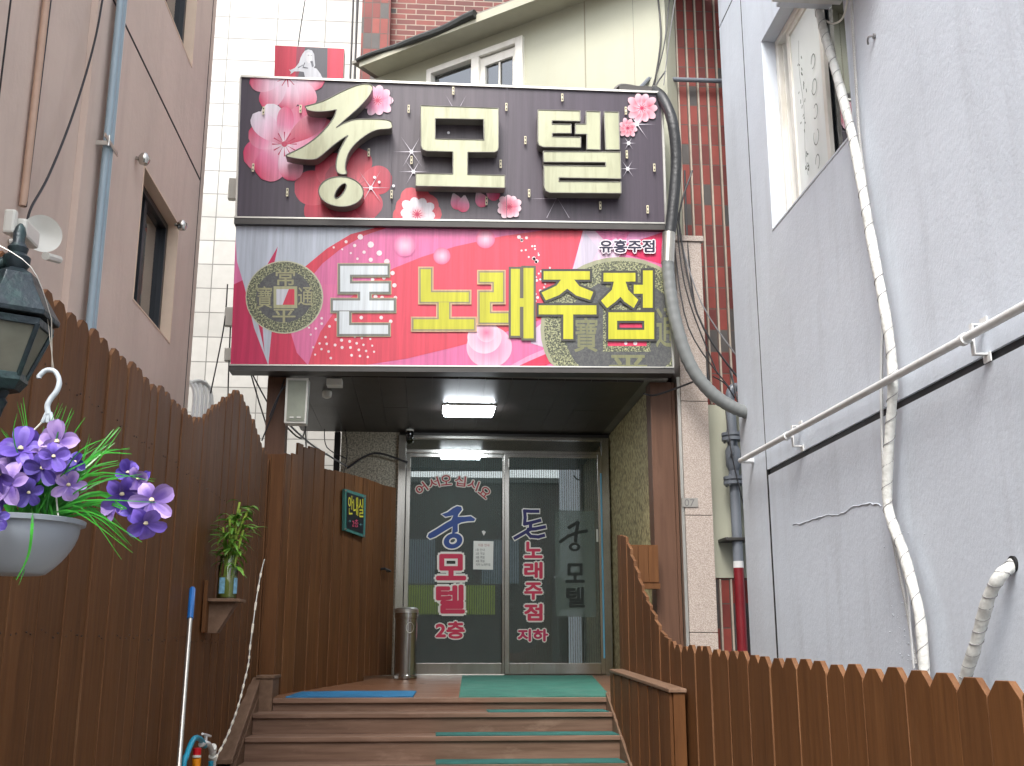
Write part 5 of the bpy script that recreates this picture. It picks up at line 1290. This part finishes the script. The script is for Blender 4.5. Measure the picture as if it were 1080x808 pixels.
# ---- hanging flower basket
PY = 2.62
def fp(u, v, dy=0): return P(u, v, Y=PY+dy)
pc = fp(16, 548); RR = fp(88, 548).x-pc.x; RB = RR*.50; zR, zB = pc.z, fp(30, 606).z
hb = thing('hanging_planter', (pc.x, PY, zB), 'round grey plastic hanging pot with white hook hanging under the lantern', 'planter')
m = MB(); H = zR-zB
prof = [(RB*.9, zB), (RB, zB+.002)]+[(RB+(RR*.93-RB)*math.sin(t*math.pi/2/8)**.8, zB+.004+(H-.016)*(t/8)) for t in range(1, 9)]+[(RR, zR-.012), (RR*1.01, zR-.002), (RR*.98, zR), (RR*.92, zR-.002), (RR*.9, zR-.03)]
m.lathe(prof, (pc.x, PY, 0), 48); m.build('pot', simple('grey_plastic_pot', (142, 150, 160), .35, var=.05), hb, smooth=True)
hk = fp(51, 437); M_HOOK = simple('pale_plastic_hook', (190, 200, 206), .35, var=.15, scale=60)
m = MB(); m.tube(smooth_path([hk, fp(50, 428), fp(54, 420), fp(60, 412), fp(62.5, 402), fp(58, 392), fp(49, 390.5), fp(42, 396), fp(41, 399)], 5), [.0068]*20+[.006]*21, 10)
for s_ in (-1, 0, 1): m.tube([hk+Vector((.004*s_, 0, .004)), hk+Vector((.012*s_, 0, -.02))], .005, 8)
m.build('hook', M_HOOK, hb, smooth=True)
for (ex, ey) in ((-.78, -.45), (.15, .95), (.80, -.5)):
    m = MB(); e = Vector((pc.x+RR*ex, PY+RR*ey, zR-.01)); m.tube([hk+Vector((ex*.012, 0, -.015)), hk.lerp(e, .3)+Vector((0, 0, 0)), e], .0022, 6); m.build('strap', M_PVC_W, hb, smooth=True)
m = MB(); rp = Vector((LC.x+rad*.9, LC.y-.02, zE)); top_ = fp(55, 391)
m.tube([rp, top_], .0012, 5); m.tube([rp+Vector((-.01, 0, 0)), top_+Vector((.004, 0, 0))], .0012, 5); m.tube(smooth_path([rp, Vector((LC.x+.06, LC.y-.06, lz(290, 40))), Vector((LC.x-.06, LC.y-.08, lz(262, 5)))], 5), .0012, 5)
o = m.build('hanging_wire', M_ALU); tag(o, 'thin twisted wire tied over the lantern roof down to the white hook', 'wire')

fo = thing('flower_arrangement', (pc.x, PY, zR), 'artificial purple orchid flowers with long green grass blades spilling from the grey hanging pot', 'flowers')
M_GRASS = simple('artificial_grass_blade', (60, 150, 52), .35, var=.25, scale=20, attr=True)
M_PETAL = printmat('violet_petal', .45, .03); M_HEART = simple('cream_flower_heart', (230, 220, 180), .5)
random.seed(21)
gb = MB()
def blade(pts, w, c):
    pts = smooth_path(pts, 5); N = len(pts)
    for i in range(N-1):
        a_, b_ = pts[i], pts[i+1]; d_ = (b_-a_).normalized(); s_ = d_.cross(Vector((.25, 1, .1))).normalized(); wa, wb_ = w*(1-(i/N)**2), w*(1-((i+1)/N)**2)
        gb.face([a_-s_*wa, a_+s_*wa, b_+s_*wb_, b_-s_*wb_], 0, c)
for (b0, mid, tip) in (((34, 535), (60, 500), (102, 472)), ((40, 540), (90, 490), (118, 466)), ((44, 540), (100, 480), (125, 450)), ((46, 540), (95, 482), (137, 474)), ((50, 545), (110, 505), (162, 511)), ((50, 545), (100, 520), (147, 530)), ((60, 548), (100, 540), (139, 576)), ((60, 548), (96, 545), (133, 572)), ((60, 545), (110, 530), (171, 554)), ((55, 545), (105, 520), (160, 560)), ((55, 545), (85, 530), (118, 556)), ((34, 540), (30, 480), (22, 425)), ((36, 540), (45, 480), (62, 425)), ((36, 540), (60, 470), (78, 433)), ((30, 540), (36, 490), (46, 455)), ((40, 540), (66, 515), (92, 512)), ((42, 540), (80, 500), (96, 462)), ((30, 540), (26, 590), (17, 611)), ((32, 540), (28, 570), (20, 600)), ((28, 530), (10, 495), (-8, 484)), ((28, 530), (5, 505), (-10, 500)), ((26, 530), (20, 480), (6, 455)), ((50, 545), (90, 500), (127, 488)), ((52, 548), (100, 535), (130, 560)), ((48, 540), (85, 505), (110, 500))):
    for r_ in range(3):
        j = lambda: random.uniform(-3, 3); dy = random.uniform(-.06, .10); c_ = random.uniform(.3, .62)
        blade([fp(b0[0]+j(), b0[1], dy*.3), fp(mid[0]+j(), mid[1]+j(), dy), fp(tip[0]+j()*(r_ > 0)*2, tip[1]+j()*(r_ > 0)*2, dy*1.6)], random.uniform(.0016, .0030), (c_, c_, c_, 1))
for mid, tip in (((88, 528), (165, 530)), ((95, 500), (163, 508)), ((92, 512), (150, 500)), ((85, 535), (128, 590)), ((80, 540), (140, 583)), ((100, 490), (128, 452)), ((78, 482), (112, 462)), ((72, 470), (90, 440)), ((16, 470), (18, 436)), ((60, 505), (112, 478)), ((95, 540), (150, 572)), ((58, 470), (70, 428))):
    c_ = random.uniform(.35, .6); blade([fp(48, 545, -.03), fp(*mid, -.12), fp(*tip, -.14)], .0021, (c_, c_, c_, 1))
blade([fp(33, 536, -.06), fp(34, 552, -.175), fp(30, 585, -.17), fp(17, 612, -.15)], .0045, (.5, .5, .5, 1))
for k in range(70):
    x = random.uniform(8, 62); dy = random.uniform(-.08, .09); c_ = random.uniform(.2, .55)
    blade([fp(x, 548, dy), fp(x+random.uniform(-14, 22), 515, dy), fp(x+random.uniform(-22, 45), random.uniform(478, 520), dy*1.3)], random.uniform(.002, .0035), (c_, c_, c_, 1))
gb.build('grass_blades', M_GRASS, fo, recalc=False)
def flower(u, v, r, dy, face, roll, cset):
    c = fp(u, v, dy); rr = r*PY/1150*1.0
    f_ = Vector(face).normalized(); sx_ = f_.cross(Vector((0, 0, 1))).normalized(); up_ = sx_.cross(f_).normalized()
    m = MB(); n_ = 5
    for k in range(n_):
        a0 = roll+2*math.pi*k/n_+random.uniform(-.12, .12); ln_ = rr*random.uniform(.88, 1.1); wd_ = rr*random.uniform(.55, .95)
        dr = sx_*math.cos(a0)+up_*math.sin(a0); sd_ = f_.cross(dr).normalized(); N = 8; curl = random.uniform(-.3, .9)
        rows = []
        for i in range(N+1):
            t = i/N; w = .5*wd_*(math.sqrt(max(0, 1-((t-.6)/.4)**2)) if t > .6 else .2+.8*math.sin(t/.6*math.pi/2))
            cen = c+dr*ln_*t+f_*(ln_*(.30*math.sin(t*1.6)-curl*t*t*.6))
            rows.append([cen-sd_*w+f_*w*.25, cen-sd_*w*.5, cen, cen+sd_*w*.5, cen+sd_*w+f_*w*.25])
        sh_ = random.uniform(-.35, .35)
        def cl(t, e):
            a_, b_ = lin(cset[0]), lin(cset[1]); q = max(0, min(1, t*1.1+e*.25+sh_-(.3 if e == 0 and t < .7 else 0))); return tuple(a_[z]*(1-q)+b_[z]*q for z in range(4))
        for i in range(N):
            for j in range(4):
                m.face([rows[i][j], rows[i][j+1], rows[i+1][j+1], rows[i+1][j]], 0, [cl(i/N, abs(j-2)/2), cl(i/N, abs(j-1)/2), cl((i+1)/N, abs(j-1)/2), cl((i+1)/N, abs(j-2)/2)])
    fl_ = m.build('flower', M_PETAL, fo, smooth=True, recalc=False)
    m = MB(); m.lathe([(rr*.04, -rr*.05), (rr*.13, 0), (rr*.10, rr*.12), (rr*.02, rr*.16)], c+f_*rr*.08, 8); m.build('heart', M_HEART, fl_, smooth=True)
V1, V2, V3 = ((74, 50, 150), (126, 100, 204)), ((120, 92, 184), (188, 160, 224)), ((58, 44, 124), (98, 80, 176))
for (u, v, r, dy, cs) in ((22, 475, 23, -.10, V1), (61, 467, 22, -.12, V2), (36, 484, 20, -.06, V3), (52, 484, 21, -.10, V2), (12, 510, 24, -.13, V2), (-8, 520, 20, -.12, V1), (27, 503, 18, -.08, V1), (66, 495, 17, -.07, V3), (72, 512, 17, -.10, V2), (38, 470, 17, -.02, V1), (8, 488, 16, -.04, V3), (134, 499, 15, -.02, V1), (128, 521, 21, -.05, V1), (122, 535, 16, -.02, V2), (150, 512, 19, -.03, V3), (160, 528, 22, -.08, V2), (153, 552, 20, -.10, V1), (146, 505, 15, -.06, V2), (-4, 548, 14, -.18, V3), (45, 494, 18, -.12, V3), (16, 494, 17, -.09, V2), (56, 482, 16, -.15, V1), (80, 488, 14, -.05, V3), (0, 500, 18, -.15, V1), (140, 543, 13, -.09, V3), (141, 516, 14, .02, V3), (30, 520, 15, -.12, V3)):
    flower(u, v, r, dy, (random.uniform(-1.1, 1.1), -1, random.uniform(-.9, .6)), random.uniform(0, 6.28), cs)

# ================================================================== LEFT WALL FITTINGS
PX = LX+.045
def wp(u, v, X=PX): return P(u, v, X=X)
def vert_pipe(y, x, r, z0, z1, mt, name='pipe_run'):
    m = MB(); m.tube([(x, y, z0), (x, y, z1)], r, 12); return m.build(name, mt, smooth=True)
py = P(113, 170, X=PX).y
M_PBLUE = simple('blue_grey_pipe_paint', (142, 160, 170), .35, var=.08, scale=3)
for dy_, x_, r_, mt, lab in ((-.035, PX, .020, M_PBLUE, 'blue grey conduit on the mauve wall, nearest of the three pipes'), (.012, PX, .022, M_PBLUE, 'blue grey conduit on the mauve wall, middle of the three pipes'), (.05, PX+.0, .012, M_WHITE, 'thin white conduit on the mauve wall beside the blue grey pair')):
    o = vert_pipe(py+dy_, x_, r_, 0, 8.15, mt, 'conduit_pipe'); tag(o, lab, 'pipe', 'conduits running up the mauve wall')
bz = P(113, 155, X=PX).z; m = MB(); m.box(LX-.03, PX+.03, py-.075, py-.065, bz-.012, bz+.012); m.box(PX+.026, PX+.032, py-.17, py+.07, bz-.012, bz+.012); m.tube([(PX+.03, py-.10, bz-.03), (PX+.03, py-.10, bz+.03)], .006, 8)
o = m.build('pipe_bracket', M_ALU); tag(o, 'metal clamp bracket holding the blue grey conduits', 'bracket')
by = P(38, 100, X=LX-.01).y
m = MB(); m.tube([(LX-.012, by, 3.4), (LX-.012, by+.0, 8.15)], .017, 10); o = m.build('conduit_pipe', simple('beige_conduit', (176, 146, 126), .5), smooth=True); tag(o, 'beige conduit running up the mauve wall above the dish', 'pipe')
def cable(pts, r, mt, label, k=6, group=None):
    m = MB(); m.tube(smooth_path(pts, k), r, 6); o = m.build('cable', mt, smooth=True); tag(o, label, 'cable', group); return o
cable([(LX-.015, by+.06, 8.1), (LX-.012, by+.05, 5), (LX-.01, by+.03, 3.7), (LX+.0, by, 3.4)], .007, M_CABLE, 'black cable tight beside the beige conduit on the mauve wall')
q = [wp(u/3.367, v/3.367, LX+.03) for u, v in ((372, -60), (362, 10), (340, 130), (300, 280), (240, 460), (170, 630), (112, 735), (96, 790))]
cable(q, .006, M_CABLE, 'black cable sagging in a long curve across the mauve wall to the dish')
dp = P(44, 247, X=-1.70); ds = thing('dish_antenna', dp, 'small round white dish antenna with box housing on the mauve wall above the fence', 'antenna')
f_ = Vector((.55, -.8, -.05)).normalized(); Mx = f_.to_track_quat('Z', 'Y').to_matrix().to_4x4()
m = MB(); m.lathe([(.005, -.03), (.045, -.022), (.080, .010), (.083, .013), (.076, .010), (.04, -.008), (.004, -.016)], dp, 32, M=Mx); m.build('dish', M_PVC_W, ds, smooth=True)
hb_ = P(27, 246, X=-1.62); m = MB(); m.box(hb_.x-.04, hb_.x+.03, hb_.y-.08, hb_.y+.08, hb_.z-.04, hb_.z+.035); m.build('housing', M_PVC_W, ds, bevel=.012)
m = MB(); m.box(hb_.x-.045, hb_.x+.0, hb_.y-.12, hb_.y-.083, hb_.z-.045, hb_.z+.055); m.build('end_cap', M_PVC_W, ds, bevel=.01)
m = MB(); m.tube([dp+Vector((-.02, .0, -.02)), Vector((LX-.03, dp.y, dp.z-.04))], .014, 8); m.tube([P(48, 270, X=-1.66), P(62, 274, X=-1.66)], .018, 8); m.build('bracket_arm', M_PVC_W, ds, smooth=True)
for u, v, lab in ((152, 168, 'chrome ball spotlight above the near corner of the black framed window'), (192, 238, 'chrome ball spotlight past the far corner of the black framed window')):
    p = P(u, v, X=LX+.05); s_ = thing('spotlight', p, lab, 'spotlight', 'chrome spotlights on the mauve wall')
    m = MB(); m.lathe([(.004, -.038), (.026, -.03), (.036, -.005), (.034, .015), (.02, .034), (.004, .038)], p, 18); m.build('ball', M_STEEL, s_, smooth=True)
    m = MB(); m.tube([p, (LX+.001, p.y, p.z+.005)], .012, 10); m.build('stem', M_STEEL, s_, smooth=True)

# ================================================================== WIRES AND BOXES LEFT OF THE SIGNS
for (u0, v0, u1, v1, y_, lab) in ((236, 324, 243, 343, 8.35, 'small grey meter box hanging left of the lower sign, upper of two'), (236, 367, 242, 380, 8.35, 'small grey meter box hanging left of the lower sign, lower of two'), (240, 188, 248, 209, 8.35, 'small pale box beside the lower left edge of the dark sign')):
    a_, b_ = P(u0, v1, Y=y_), P(u1+8, v0, Y=y_); m = MB(); m.box(a_.x, b_.x, y_, y_+.06, a_.z, b_.z); o = m.build('utility_box', M_PVC_W, bevel=.004); tag(o, lab, 'utility box')
random.seed(5)
W = [((240, 300), (236, 345), (222, 415), 8.4, 'black cable hanging from the sign edge down to the fence peak, leftmost'), ((243, 345), (241, 395), (240, 440), 8.4, 'short black cable dropping straight behind the fence peak'),
     ((244, 330), (262, 385), (285, 430), 8.38, 'thin black cable slanting across the corner of the pink sign to the pillar'), ((262, 385), (272, 420), (282, 452), 8.4, 'thin black cable hanging beside the left brown pillar'),
     ((300, 400), (290, 430), (276, 465), 8.3, 'black cable looping from the speaker across the left pillar'), ((322, 404), (300, 408), (284, 440), 8.3, 'second black cable curving over the left pillar face')]
for (p0, p1, p2, y_, lab) in W:
    cable([P(*p0, Y=y_), P(*p1, Y=y_-.05), P(*p2, Y=y_)], .006, M_CABLE, lab)
W = [((305, 448), (330, 470), (366, 492), 'thick grey cable crossing the porch side opening diagonally', M_CABLE_GY, .008), ((300, 448), (318, 462), (324, 440), 'black cable loop hanging under the wall speaker', M_CABLE, .007), ((322, 450), (326, 490), (345, 478), 'thin black cable drooping in the porch side opening', M_CABLE, .005), ((342, 452), (345, 472), (366, 484), 'thin black cable drooping to the drain pipe in the side opening', M_CABLE, .005), ((364, 452), (366, 480), (360, 510), 'thin black cable hanging against the drain pipe', M_CABLE, .005), ((366, 494), (395, 478), (430, 488), 'black cable sagging along the grey flecked wall', M_CABLE, .010)]
for (p0, p1, p2, lab, mt, r_) in W:
    y_ = 10.42 if p0[0] > 330 else 9.2
    cable([P(*p0, Y=8.5 if p0[0] < 330 else y_), P(*p1, Y=y_), P(*p2, Y=10.44)], r_, mt, lab)
for i, (u, dx_) in enumerate(((371.5, 0), (374.5, 1), (377.5, -1))):
    x = P(u, 30, Y=11.6).x; cable([(x, 11.6, 10), (x+.02*dx_, 11.6, 7.5), (x-.015*dx_, 11.6, 5.5), (x, 11.6, 3)], .012, M_CABLE, ('black cable running down beside the left red brick corner, outer', 'black cable running down beside the left red brick corner, middle', 'black cable running down beside the left red brick corner, nearest the bricks')[i])
cable([P(325, -20, Y=8.9), P(317, 30, Y=8.9), P(313, 60, Y=8.9), P(311, 85, Y=8.9)], .005, M_CABLE, 'thin dark cable coming down past the small red sign')
# white tube rail behind the left fence
rw = thing('tube_railing', (-1.75, 8.3, 2.9), 'white curved tube railing rising just behind the dip of the left fence', 'railing')
for i in range(5):
    u = 203+i*4.2; m = MB(); m.tube(smooth_path([P(u-1, 445, Y=8.4+i*.05), P(u+1.5, 425, Y=8.4+i*.05), P(u+1, 410, Y=8.4+i*.05), P(u-4, 402, Y=8.4+i*.05)], 4), .013, 8); m.build('tube', M_WHITE, rw, smooth=True)
m = MB(); m.tube(smooth_path([P(199, 404, Y=8.4), P(212, 402, Y=8.5), P(222, 412, Y=8.6), P(224, 440, Y=8.6)], 5), .014, 8); m.build('top_tube', M_WHITE, rw, smooth=True)

# ================================================================== PIPES AND WIRES RIGHT OF THE SIGNS
def rp_(u, v, y_=8.0): return P(u, v, Y=y_)
bh = thing('corrugated_conduit', rp_(745, 412), 'thick black and grey corrugated conduit curling around the right edge of the signs', 'conduit')
m = MB(); m.tube(smooth_path([rp_(690, 96, 8.2), rp_(699, 104, 8.08), rp_(709, 128), rp_(713, 165), rp_(711, 205), rp_(706.5, 247)], 8), .045, 16); m.build('black_hose', simple('black_corrugated', (44, 46, 48), .45, var=.1, bump=.6, bscale=30), bh, smooth=True)
m = MB(); m.tube([rp_(705.5, 246), rp_(704, 277)], .052, 18); m.build('coupling', M_ALU, bh, smooth=True)
gpth = smooth_path([rp_(704, 276), rp_(707, 308), rp_(714, 345), rp_(728, 385), rp_(748, 412), rp_(770, 428), rp_(790, 436), rp_(800, 439)], 12); m = MB(); m.tube(gpth, [.050+.0022*math.sin(i*2.1) for i in range(len(gpth))], 16); m.build('grey_hose', simple('grey_corrugated', (116, 120, 120), .45, var=.1), bh, smooth=True)
M_GAS = simple('grey_pipe_paint', (108, 114, 122), .4, var=.1, scale=5)
gs = thing('gas_pipe', rp_(775, 690, 8.35), 'grey gas pipe with flanges turning red at the bottom, beside the granite pier', 'pipe')
GY = 8.42; gx = P(777, 560, Y=GY).x
def gz(v): return P(775, v, Y=GY).z
m = MB(); m.tube([(gx, GY, gz(592)), (gx, GY, gz(425))], .040, 18); m.build('pipe', M_GAS, gs, smooth=True)
m = MB(); m.tube([(gx, GY, 0), (gx, GY, gz(599))], .040, 18); m.build('red_pipe', simple('red_pipe_paint', (112, 26, 34), .4, var=.15, scale=7), gs, smooth=True)
m = MB(); m.tube([(gx, GY, gz(599)), (gx, GY, gz(592))], .0405, 18); m.build('white_band', M_WHITE, gs, smooth=True)
for v in (461, 507):
    m = MB(); z = gz(v); m.lathe([(.05, z-.035), (.085, z-.032), (.085, z-.004), (.05, z)], (gx, GY, 0), 20); m.lathe([(.05, z+.002), (.085, z+.006), (.085, z+.03), (.05, z+.035)], (gx, GY, 0), 20)
    for k in range(4): a_ = .8+k*math.pi/2; m.tube([(gx+.07*math.cos(a_), GY+.07*math.sin(a_), z-.045), (gx+.07*math.cos(a_), GY+.07*math.sin(a_), z+.045)], .009, 6)
    m.build('flange', M_GAS, gs, smooth=True)
m = MB(); z = gz(483); m.lathe([(.042, z-.10), (.06, z-.06), (.06, z+.06), (.042, z+.10)], (gx, GY, 0), 16); m.tube([(gx-.03, GY-.05, z), (gx-.03, GY-.09, z+.02), (gx-.03, GY-.09, z+.12)], .012, 8); m.build('valve', M_GAS, gs, smooth=True)
m = MB(); z = gz(569); m.box(gx-.11, gx+.10, GY-.055, GY+.16, z-.012, z+.012)
for sx_ in (-.095, .085): m.tube([(gx+sx_, GY-.065, z), (gx+sx_, GY-.05, z)], .014, 8)
m.build('clamp', M_DKMETAL, gs, bevel=.003)
m = MB(); ex = gx+.0; m.tube(smooth_path([(ex, GY, gz(428)), (ex, GY, gz(416)), (ex+.03, GY, gz(409.5)), (ex+.10, GY, gz(408)), (ex+.25, GY, gz(408))], 5), .036, 16); m.build('elbow', M_GAS, gs, smooth=True)
m = MB(); a_ = P(686, 83, Y=8.52); b_ = P(775, 86, Y=8.52); m.tube([a_, b_], .02, 10); m.tube([a_+Vector((-.01, 0, 0)), a_+Vector((-.12, -.05, -.14))], .02, 8)
o = m.build('conduit_pipe', M_GAS, smooth=True); tag(o, 'thin grey horizontal conduit across the red bricks above the sign corner', 'pipe')
m = MB(); b_ = P(667, 95, Y=8.2); m.box(b_.x-.12, b_.x+.16, 8.15, 8.25, 6.02, 6.07); m.tube(smooth_path([P(648, 97, Y=8.2), P(655, 91, Y=8.2), P(675, 94, Y=8.2), P(692, 99, Y=8.2)], 4), .022, 8); o = m.build('cable_joint_box', M_DKMETAL); tag(o, 'grey cable joint lying on the top right corner of the dark sign', 'cable joint')
CW = [((702, 75), (690, 95), (700, 110), 8.35), ((706, 0), (700, 50), (688, 92), 8.4), ((693, -10), (697, 40), (690, 90), 8.45), ((711, 195), (722, 300), (757, 395), 8.15), ((712, 210), (735, 330), (783, 405), 8.2), ((714, 240), (740, 320), (784, 385), 8.2), ((722, 180), (728, 290), (750, 415), 8.3), ((710, 250), (726, 345), (770, 410), 8.12), ((730, 180), (716, 235), (736, 300), 8.3), ((752, 397), (765, 405), (775, 420), 8.15), ((770, 390), (780, 430), (790, 470), 8.25), ((765, 430), (772, 480), (786, 540), 8.3)]
for i, (p0, p1, p2, y_) in enumerate(CW):
    labs = ['short black wire at the top right corner of the dark sign', 'black wire hanging along the edge of the cream bay, right one', 'black wire hanging along the edge of the cream bay, left one', 'black wire sagging in front of the granite pier top', 'black wire slanting over the red bricks to the gas pipe elbow', 'thin wire slanting over the red bricks above the others', 'thin wire dropping down the red bricks beside the granite pier', 'black wire following the grey corrugated conduit', 'thin wire crossing behind the black corrugated conduit', 'short wire end above the gas pipe elbow', 'black wire passing behind the conduit end to the grey wall', 'thin wire hanging in front of the gas pipe flanges']
    cable([rp_(*p0, y_), rp_(*p1, y_-.04), rp_(*p2, y_)], .0055 if i % 2 else .008, M_CABLE if i != 5 else M_CABLE_GY, labs[i])
cable([P(679, 415, Y=8.3), P(690, 417, Y=8.22), P(712, 410, Y=8.18), P(733, 402, Y=8.1)], .008, M_CABLE, 'black wire from the right brown pillar to the grey corrugated conduit')
cable([P(712, 0, Y=8.2), P(706, 40, Y=8.25), P(700, 90, Y=8.3)], .004, M_CABLE_GY, 'thin grey wire dropping onto the sign corner')
cable([bay(*(lambda q: (q[0], .1, q[1]))(bs(596, -4))), bay(*(lambda q: (q[0], .1, q[1]))(bs(588, 40))), bay(*(lambda q: (q[0], .1, q[1]))(bs(578, 90)))], .006, M_CABLE_GY, 'thin grey wire hanging in front of the cream bay')
dr = [bay(*(lambda q: (q[0], .07, q[1]))(bs(u, v))) for u, v in ((567, 60), (563, 66), (557, 70), (555, 78), (555, 95), (555, 120))]
m = MB(); m.tube(smooth_path(dr, 4), .034, 12); o = m.build('drain_spout', M_PVC_W, smooth=True); tag(o, 'small cream drain elbow beside the bay window', 'drain pipe')
hp_ = P(728, 530, Y=8.255); m = MB(); m.box(hp_.x-.065, hp_.x+.06, 8.252, 8.259, hp_.z-.035, hp_.z+.035); npl = m.build('house_plate', simple('grey_plate', (136, 134, 130), .4)); tag(npl, 'small weathered grey metal number plate on the granite pier', 'plate')
A = Art(lambda u, v, l: P(u, v, Y=8.2515-l), .0003); A.text('07', 722, 526.5, 732.5, 534, (112, 112, 110), .0); A.build('plate_number', M_PRINT_DOOR, npl, recalc=False)

# ================================================================== RIGHT WALL FITTINGS
rpT = thing('handrail_pipe', (2.3, 6, 2.9), 'long white conduit pipe slanting along the blue grey wall above the black ledge', 'pipe')
rz = (P(780, 487, X=2.3).z+P(1080, 322, X=2.3).z)/2; ry1 = P(781, 487, X=2.3).y; print('conduit', rz, ry1)
m = MB(); m.tube([(2.30, .85, rz-.06), (2.30, 3.9, rz-.03), (2.30, ry1, rz+.03)], .0195, 16); m.tube([(2.30, ry1-.005, rz+.03), (2.5, ry1+.02, rz+.03)], .019, 12); m.build('pipe', M_WHITE, rpT, smooth=True)
for u, v in ((830, 460), (1017, 358)):
    p = P(u, v, X=2.3); s_ = MB()
    s_.tube([(2.3, p.y-.018, p.z), (2.3, p.y+.018, p.z)], .027, 16)
    s_.box(2.30, 2.335, p.y-.012, p.y+.012, p.z-.012, p.z+.012); s_.box(2.333, 2.340, p.y-.014, p.y+.014, p.z-.07, p.z+.07)
    s_.box(2.34, 2.398, p.y-.014, p.y+.014, p.z+.062, p.z+.07); s_.box(2.34, 2.398, p.y-.014, p.y+.014, p.z-.07, p.z-.062); s_.box(2.392, 2.399, p.y-.03, p.y+.03, p.z-.10, p.z-.06); s_.box(2.392, 2.399, p.y-.03, p.y+.03, p.z+.06, p.z+.10)
    s_.build('pipe_bracket', M_WHITE, rpT, smooth=False)
M_WRAP = simple('white_wrapped_hose', (212, 214, 210), .5, var=.10, scale=10, bump=.5, bscale=40, stain=((140, 138, 132), .55, (9, 9, 14)))
def wrapped(pts, r, name, label, ring=.05):
    pp = smooth_path(pts, 10); m = MB(); m.tube(pp, [r*(1+.03*math.sin(i*1.1)+.05*math.sin(i*.37)) for i in range(len(pp))], 18); o = m.build(name, M_WRAP, smooth=True); tag(o, label, 'hose')
    tot = 0; sp = []
    for i in range(1, len(pp)):
        L_ = (pp[i]-pp[i-1]).length; d_ = (pp[i]-pp[i-1]).normalized(); x_ = d_.cross(Vector((1, .2, 0))).normalized(); y_ = d_.cross(x_)
        ns = max(2, int(L_/ring*14))
        for k in range(ns):
            tt = tot+L_*k/ns; a = 2*math.pi*tt/ring+.8*math.sin(tt*5)
            sp.append(pp[i-1].lerp(pp[i], k/ns)+(x_*math.cos(a)+y_*math.sin(a))*r*1.03)
        tot += L_
    rr = MB(); rr.tube(sp, r*.07, 5); rr.build('tape_edge', M_CABLE_GY, o); return o
HX = 2.33
ph = [(852, -40), (861, 0), (870, 37), (881, 74), (891, 112), (900, 149), (909, 197), (919, 253), (928, 300), (935, 338), (940, 374), (941.5, 411), (937, 478), (936, 530), (944, 560), (952, 580), (960, 609), (970, 650), (975, 711), (977, 760)]
wrapped([P(u, v, X=HX) for u, v in ph], .026, 'wrapped_hose', 'long white tape wrapped air conditioner hose hanging down the blue grey wall', .11)
wrapped([P(u, v, X=x) for u, v, x in ((1073, 590, 2.44), (1066, 598, 2.39), (1056, 606, 2.34), (1045, 625, 2.32), (1037, 650, 2.32), (1029, 680, 2.32), (1020, 708, 2.32), (1010, 740, 2.32))], .026, 'wrapped_hose', 'short white tape wrapped hose coming out of a hole low at the right', .06)
hp2 = P(1068, 595, X=2.4); m = MB(); m.tube([(2.395, hp2.y, hp2.z), (2.41, hp2.y, hp2.z)], .034, 20); m.build('wall_hole', M_DARKGAP, rb)
pc2 = [(898, -10), (899, 20), (903, 90), (907, 150), (914, 200), (926, 285), (931, 330), (930, 400), (932, 500), (944, 580), (956, 640), (966, 700)]
cable([P(u, v, X=2.37) for u, v in pc2], .008, simple('braided_white_cable', (180, 180, 178), .6, bump=1, bscale=200), 'braided whitish cable hanging just right of the long wrapped hose')
cable([P(u, v, X=2.36) for u, v in ((931, 330), (929, 400), (931, 480), (936, 545), (955, 610), (960, 660), (964, 705))], .006, M_WHITE, 'thin white cable hugging the left side of the long wrapped hose')
cable([P(u, v, X=2.36) for u, v in ((868, 20), (878, 25), (888, 20), (893, 5), (894, -10))], .006, M_PVC_W, 'small loop of white wire under the outdoor unit at the top right')
ac = thing('air_conditioner', (2.15, 5.4, 5.3), 'underside of a grey outdoor air conditioner unit at the top of the blue grey wall', 'air conditioner')
az_ = 5.30
m = MB(); m.box(2.05, 2.39, 4.9, 5.78, az_, az_+.6); m.build('casing', M_RIGHT_SM, ac, bevel=.015)
m = MB(); m.box(1.98, 2.399, 5.0, 5.04, az_-.05, az_-.003); m.box(1.98, 2.399, 5.6, 5.64, az_-.05, az_-.003); m.build('bracket', M_WHITE, ac)
hk2 = P(921, 38, X=2.39); m = MB(); m.tube(smooth_path([hk2, hk2+Vector((-.02, .01, .0)), hk2+Vector((-.022, .025, -.012)), hk2+Vector((-.01, .05, -.02))], 4), .006, 6); m.tube([hk2, hk2+Vector((.02, 0, 0))], .015, 8); o = m.build('wall_hook', M_CABLE_GY, smooth=True); tag(o, 'little metal hook with wire stub on the grey wall right of the window', 'hook')

# repair patch and raised crack on the lower wall
def rw(u, v, x=RX+.006): return P(u, v, X=x)
random.seed(9)
top = [(836, 553), (850, 551), (868, 545), (884, 542), (900, 536), (915, 531), (929, 532)]
m = MB(); m.tube([p+Vector((.001, 0, random.uniform(-.006, .006))) for p in smooth_path([rw(u, v+random.uniform(-1.5, 1.5), RX+.004) for u, v in top], 5)], [.002+random.random()*.004 for _ in range(31)], 6)
m.build('raised_crack', M_RIGHT, rb, smooth=True)
m = MB()
for _ in range(70):
    u = random.gauss(948, 7)+random.random()*8; v = random.uniform(545, 715); p = rw(u, v, RX+.006); r = random.uniform(.003, .010)
    m.lathe([(r*.3, -r*.4), (r, 0), (r*.3, r*.4)], p, 6, sx=.4, sy=1.2)
o = m.build('stucco_drips', M_RIGHT, rb, smooth=True); o['kind'] = 'stuff'
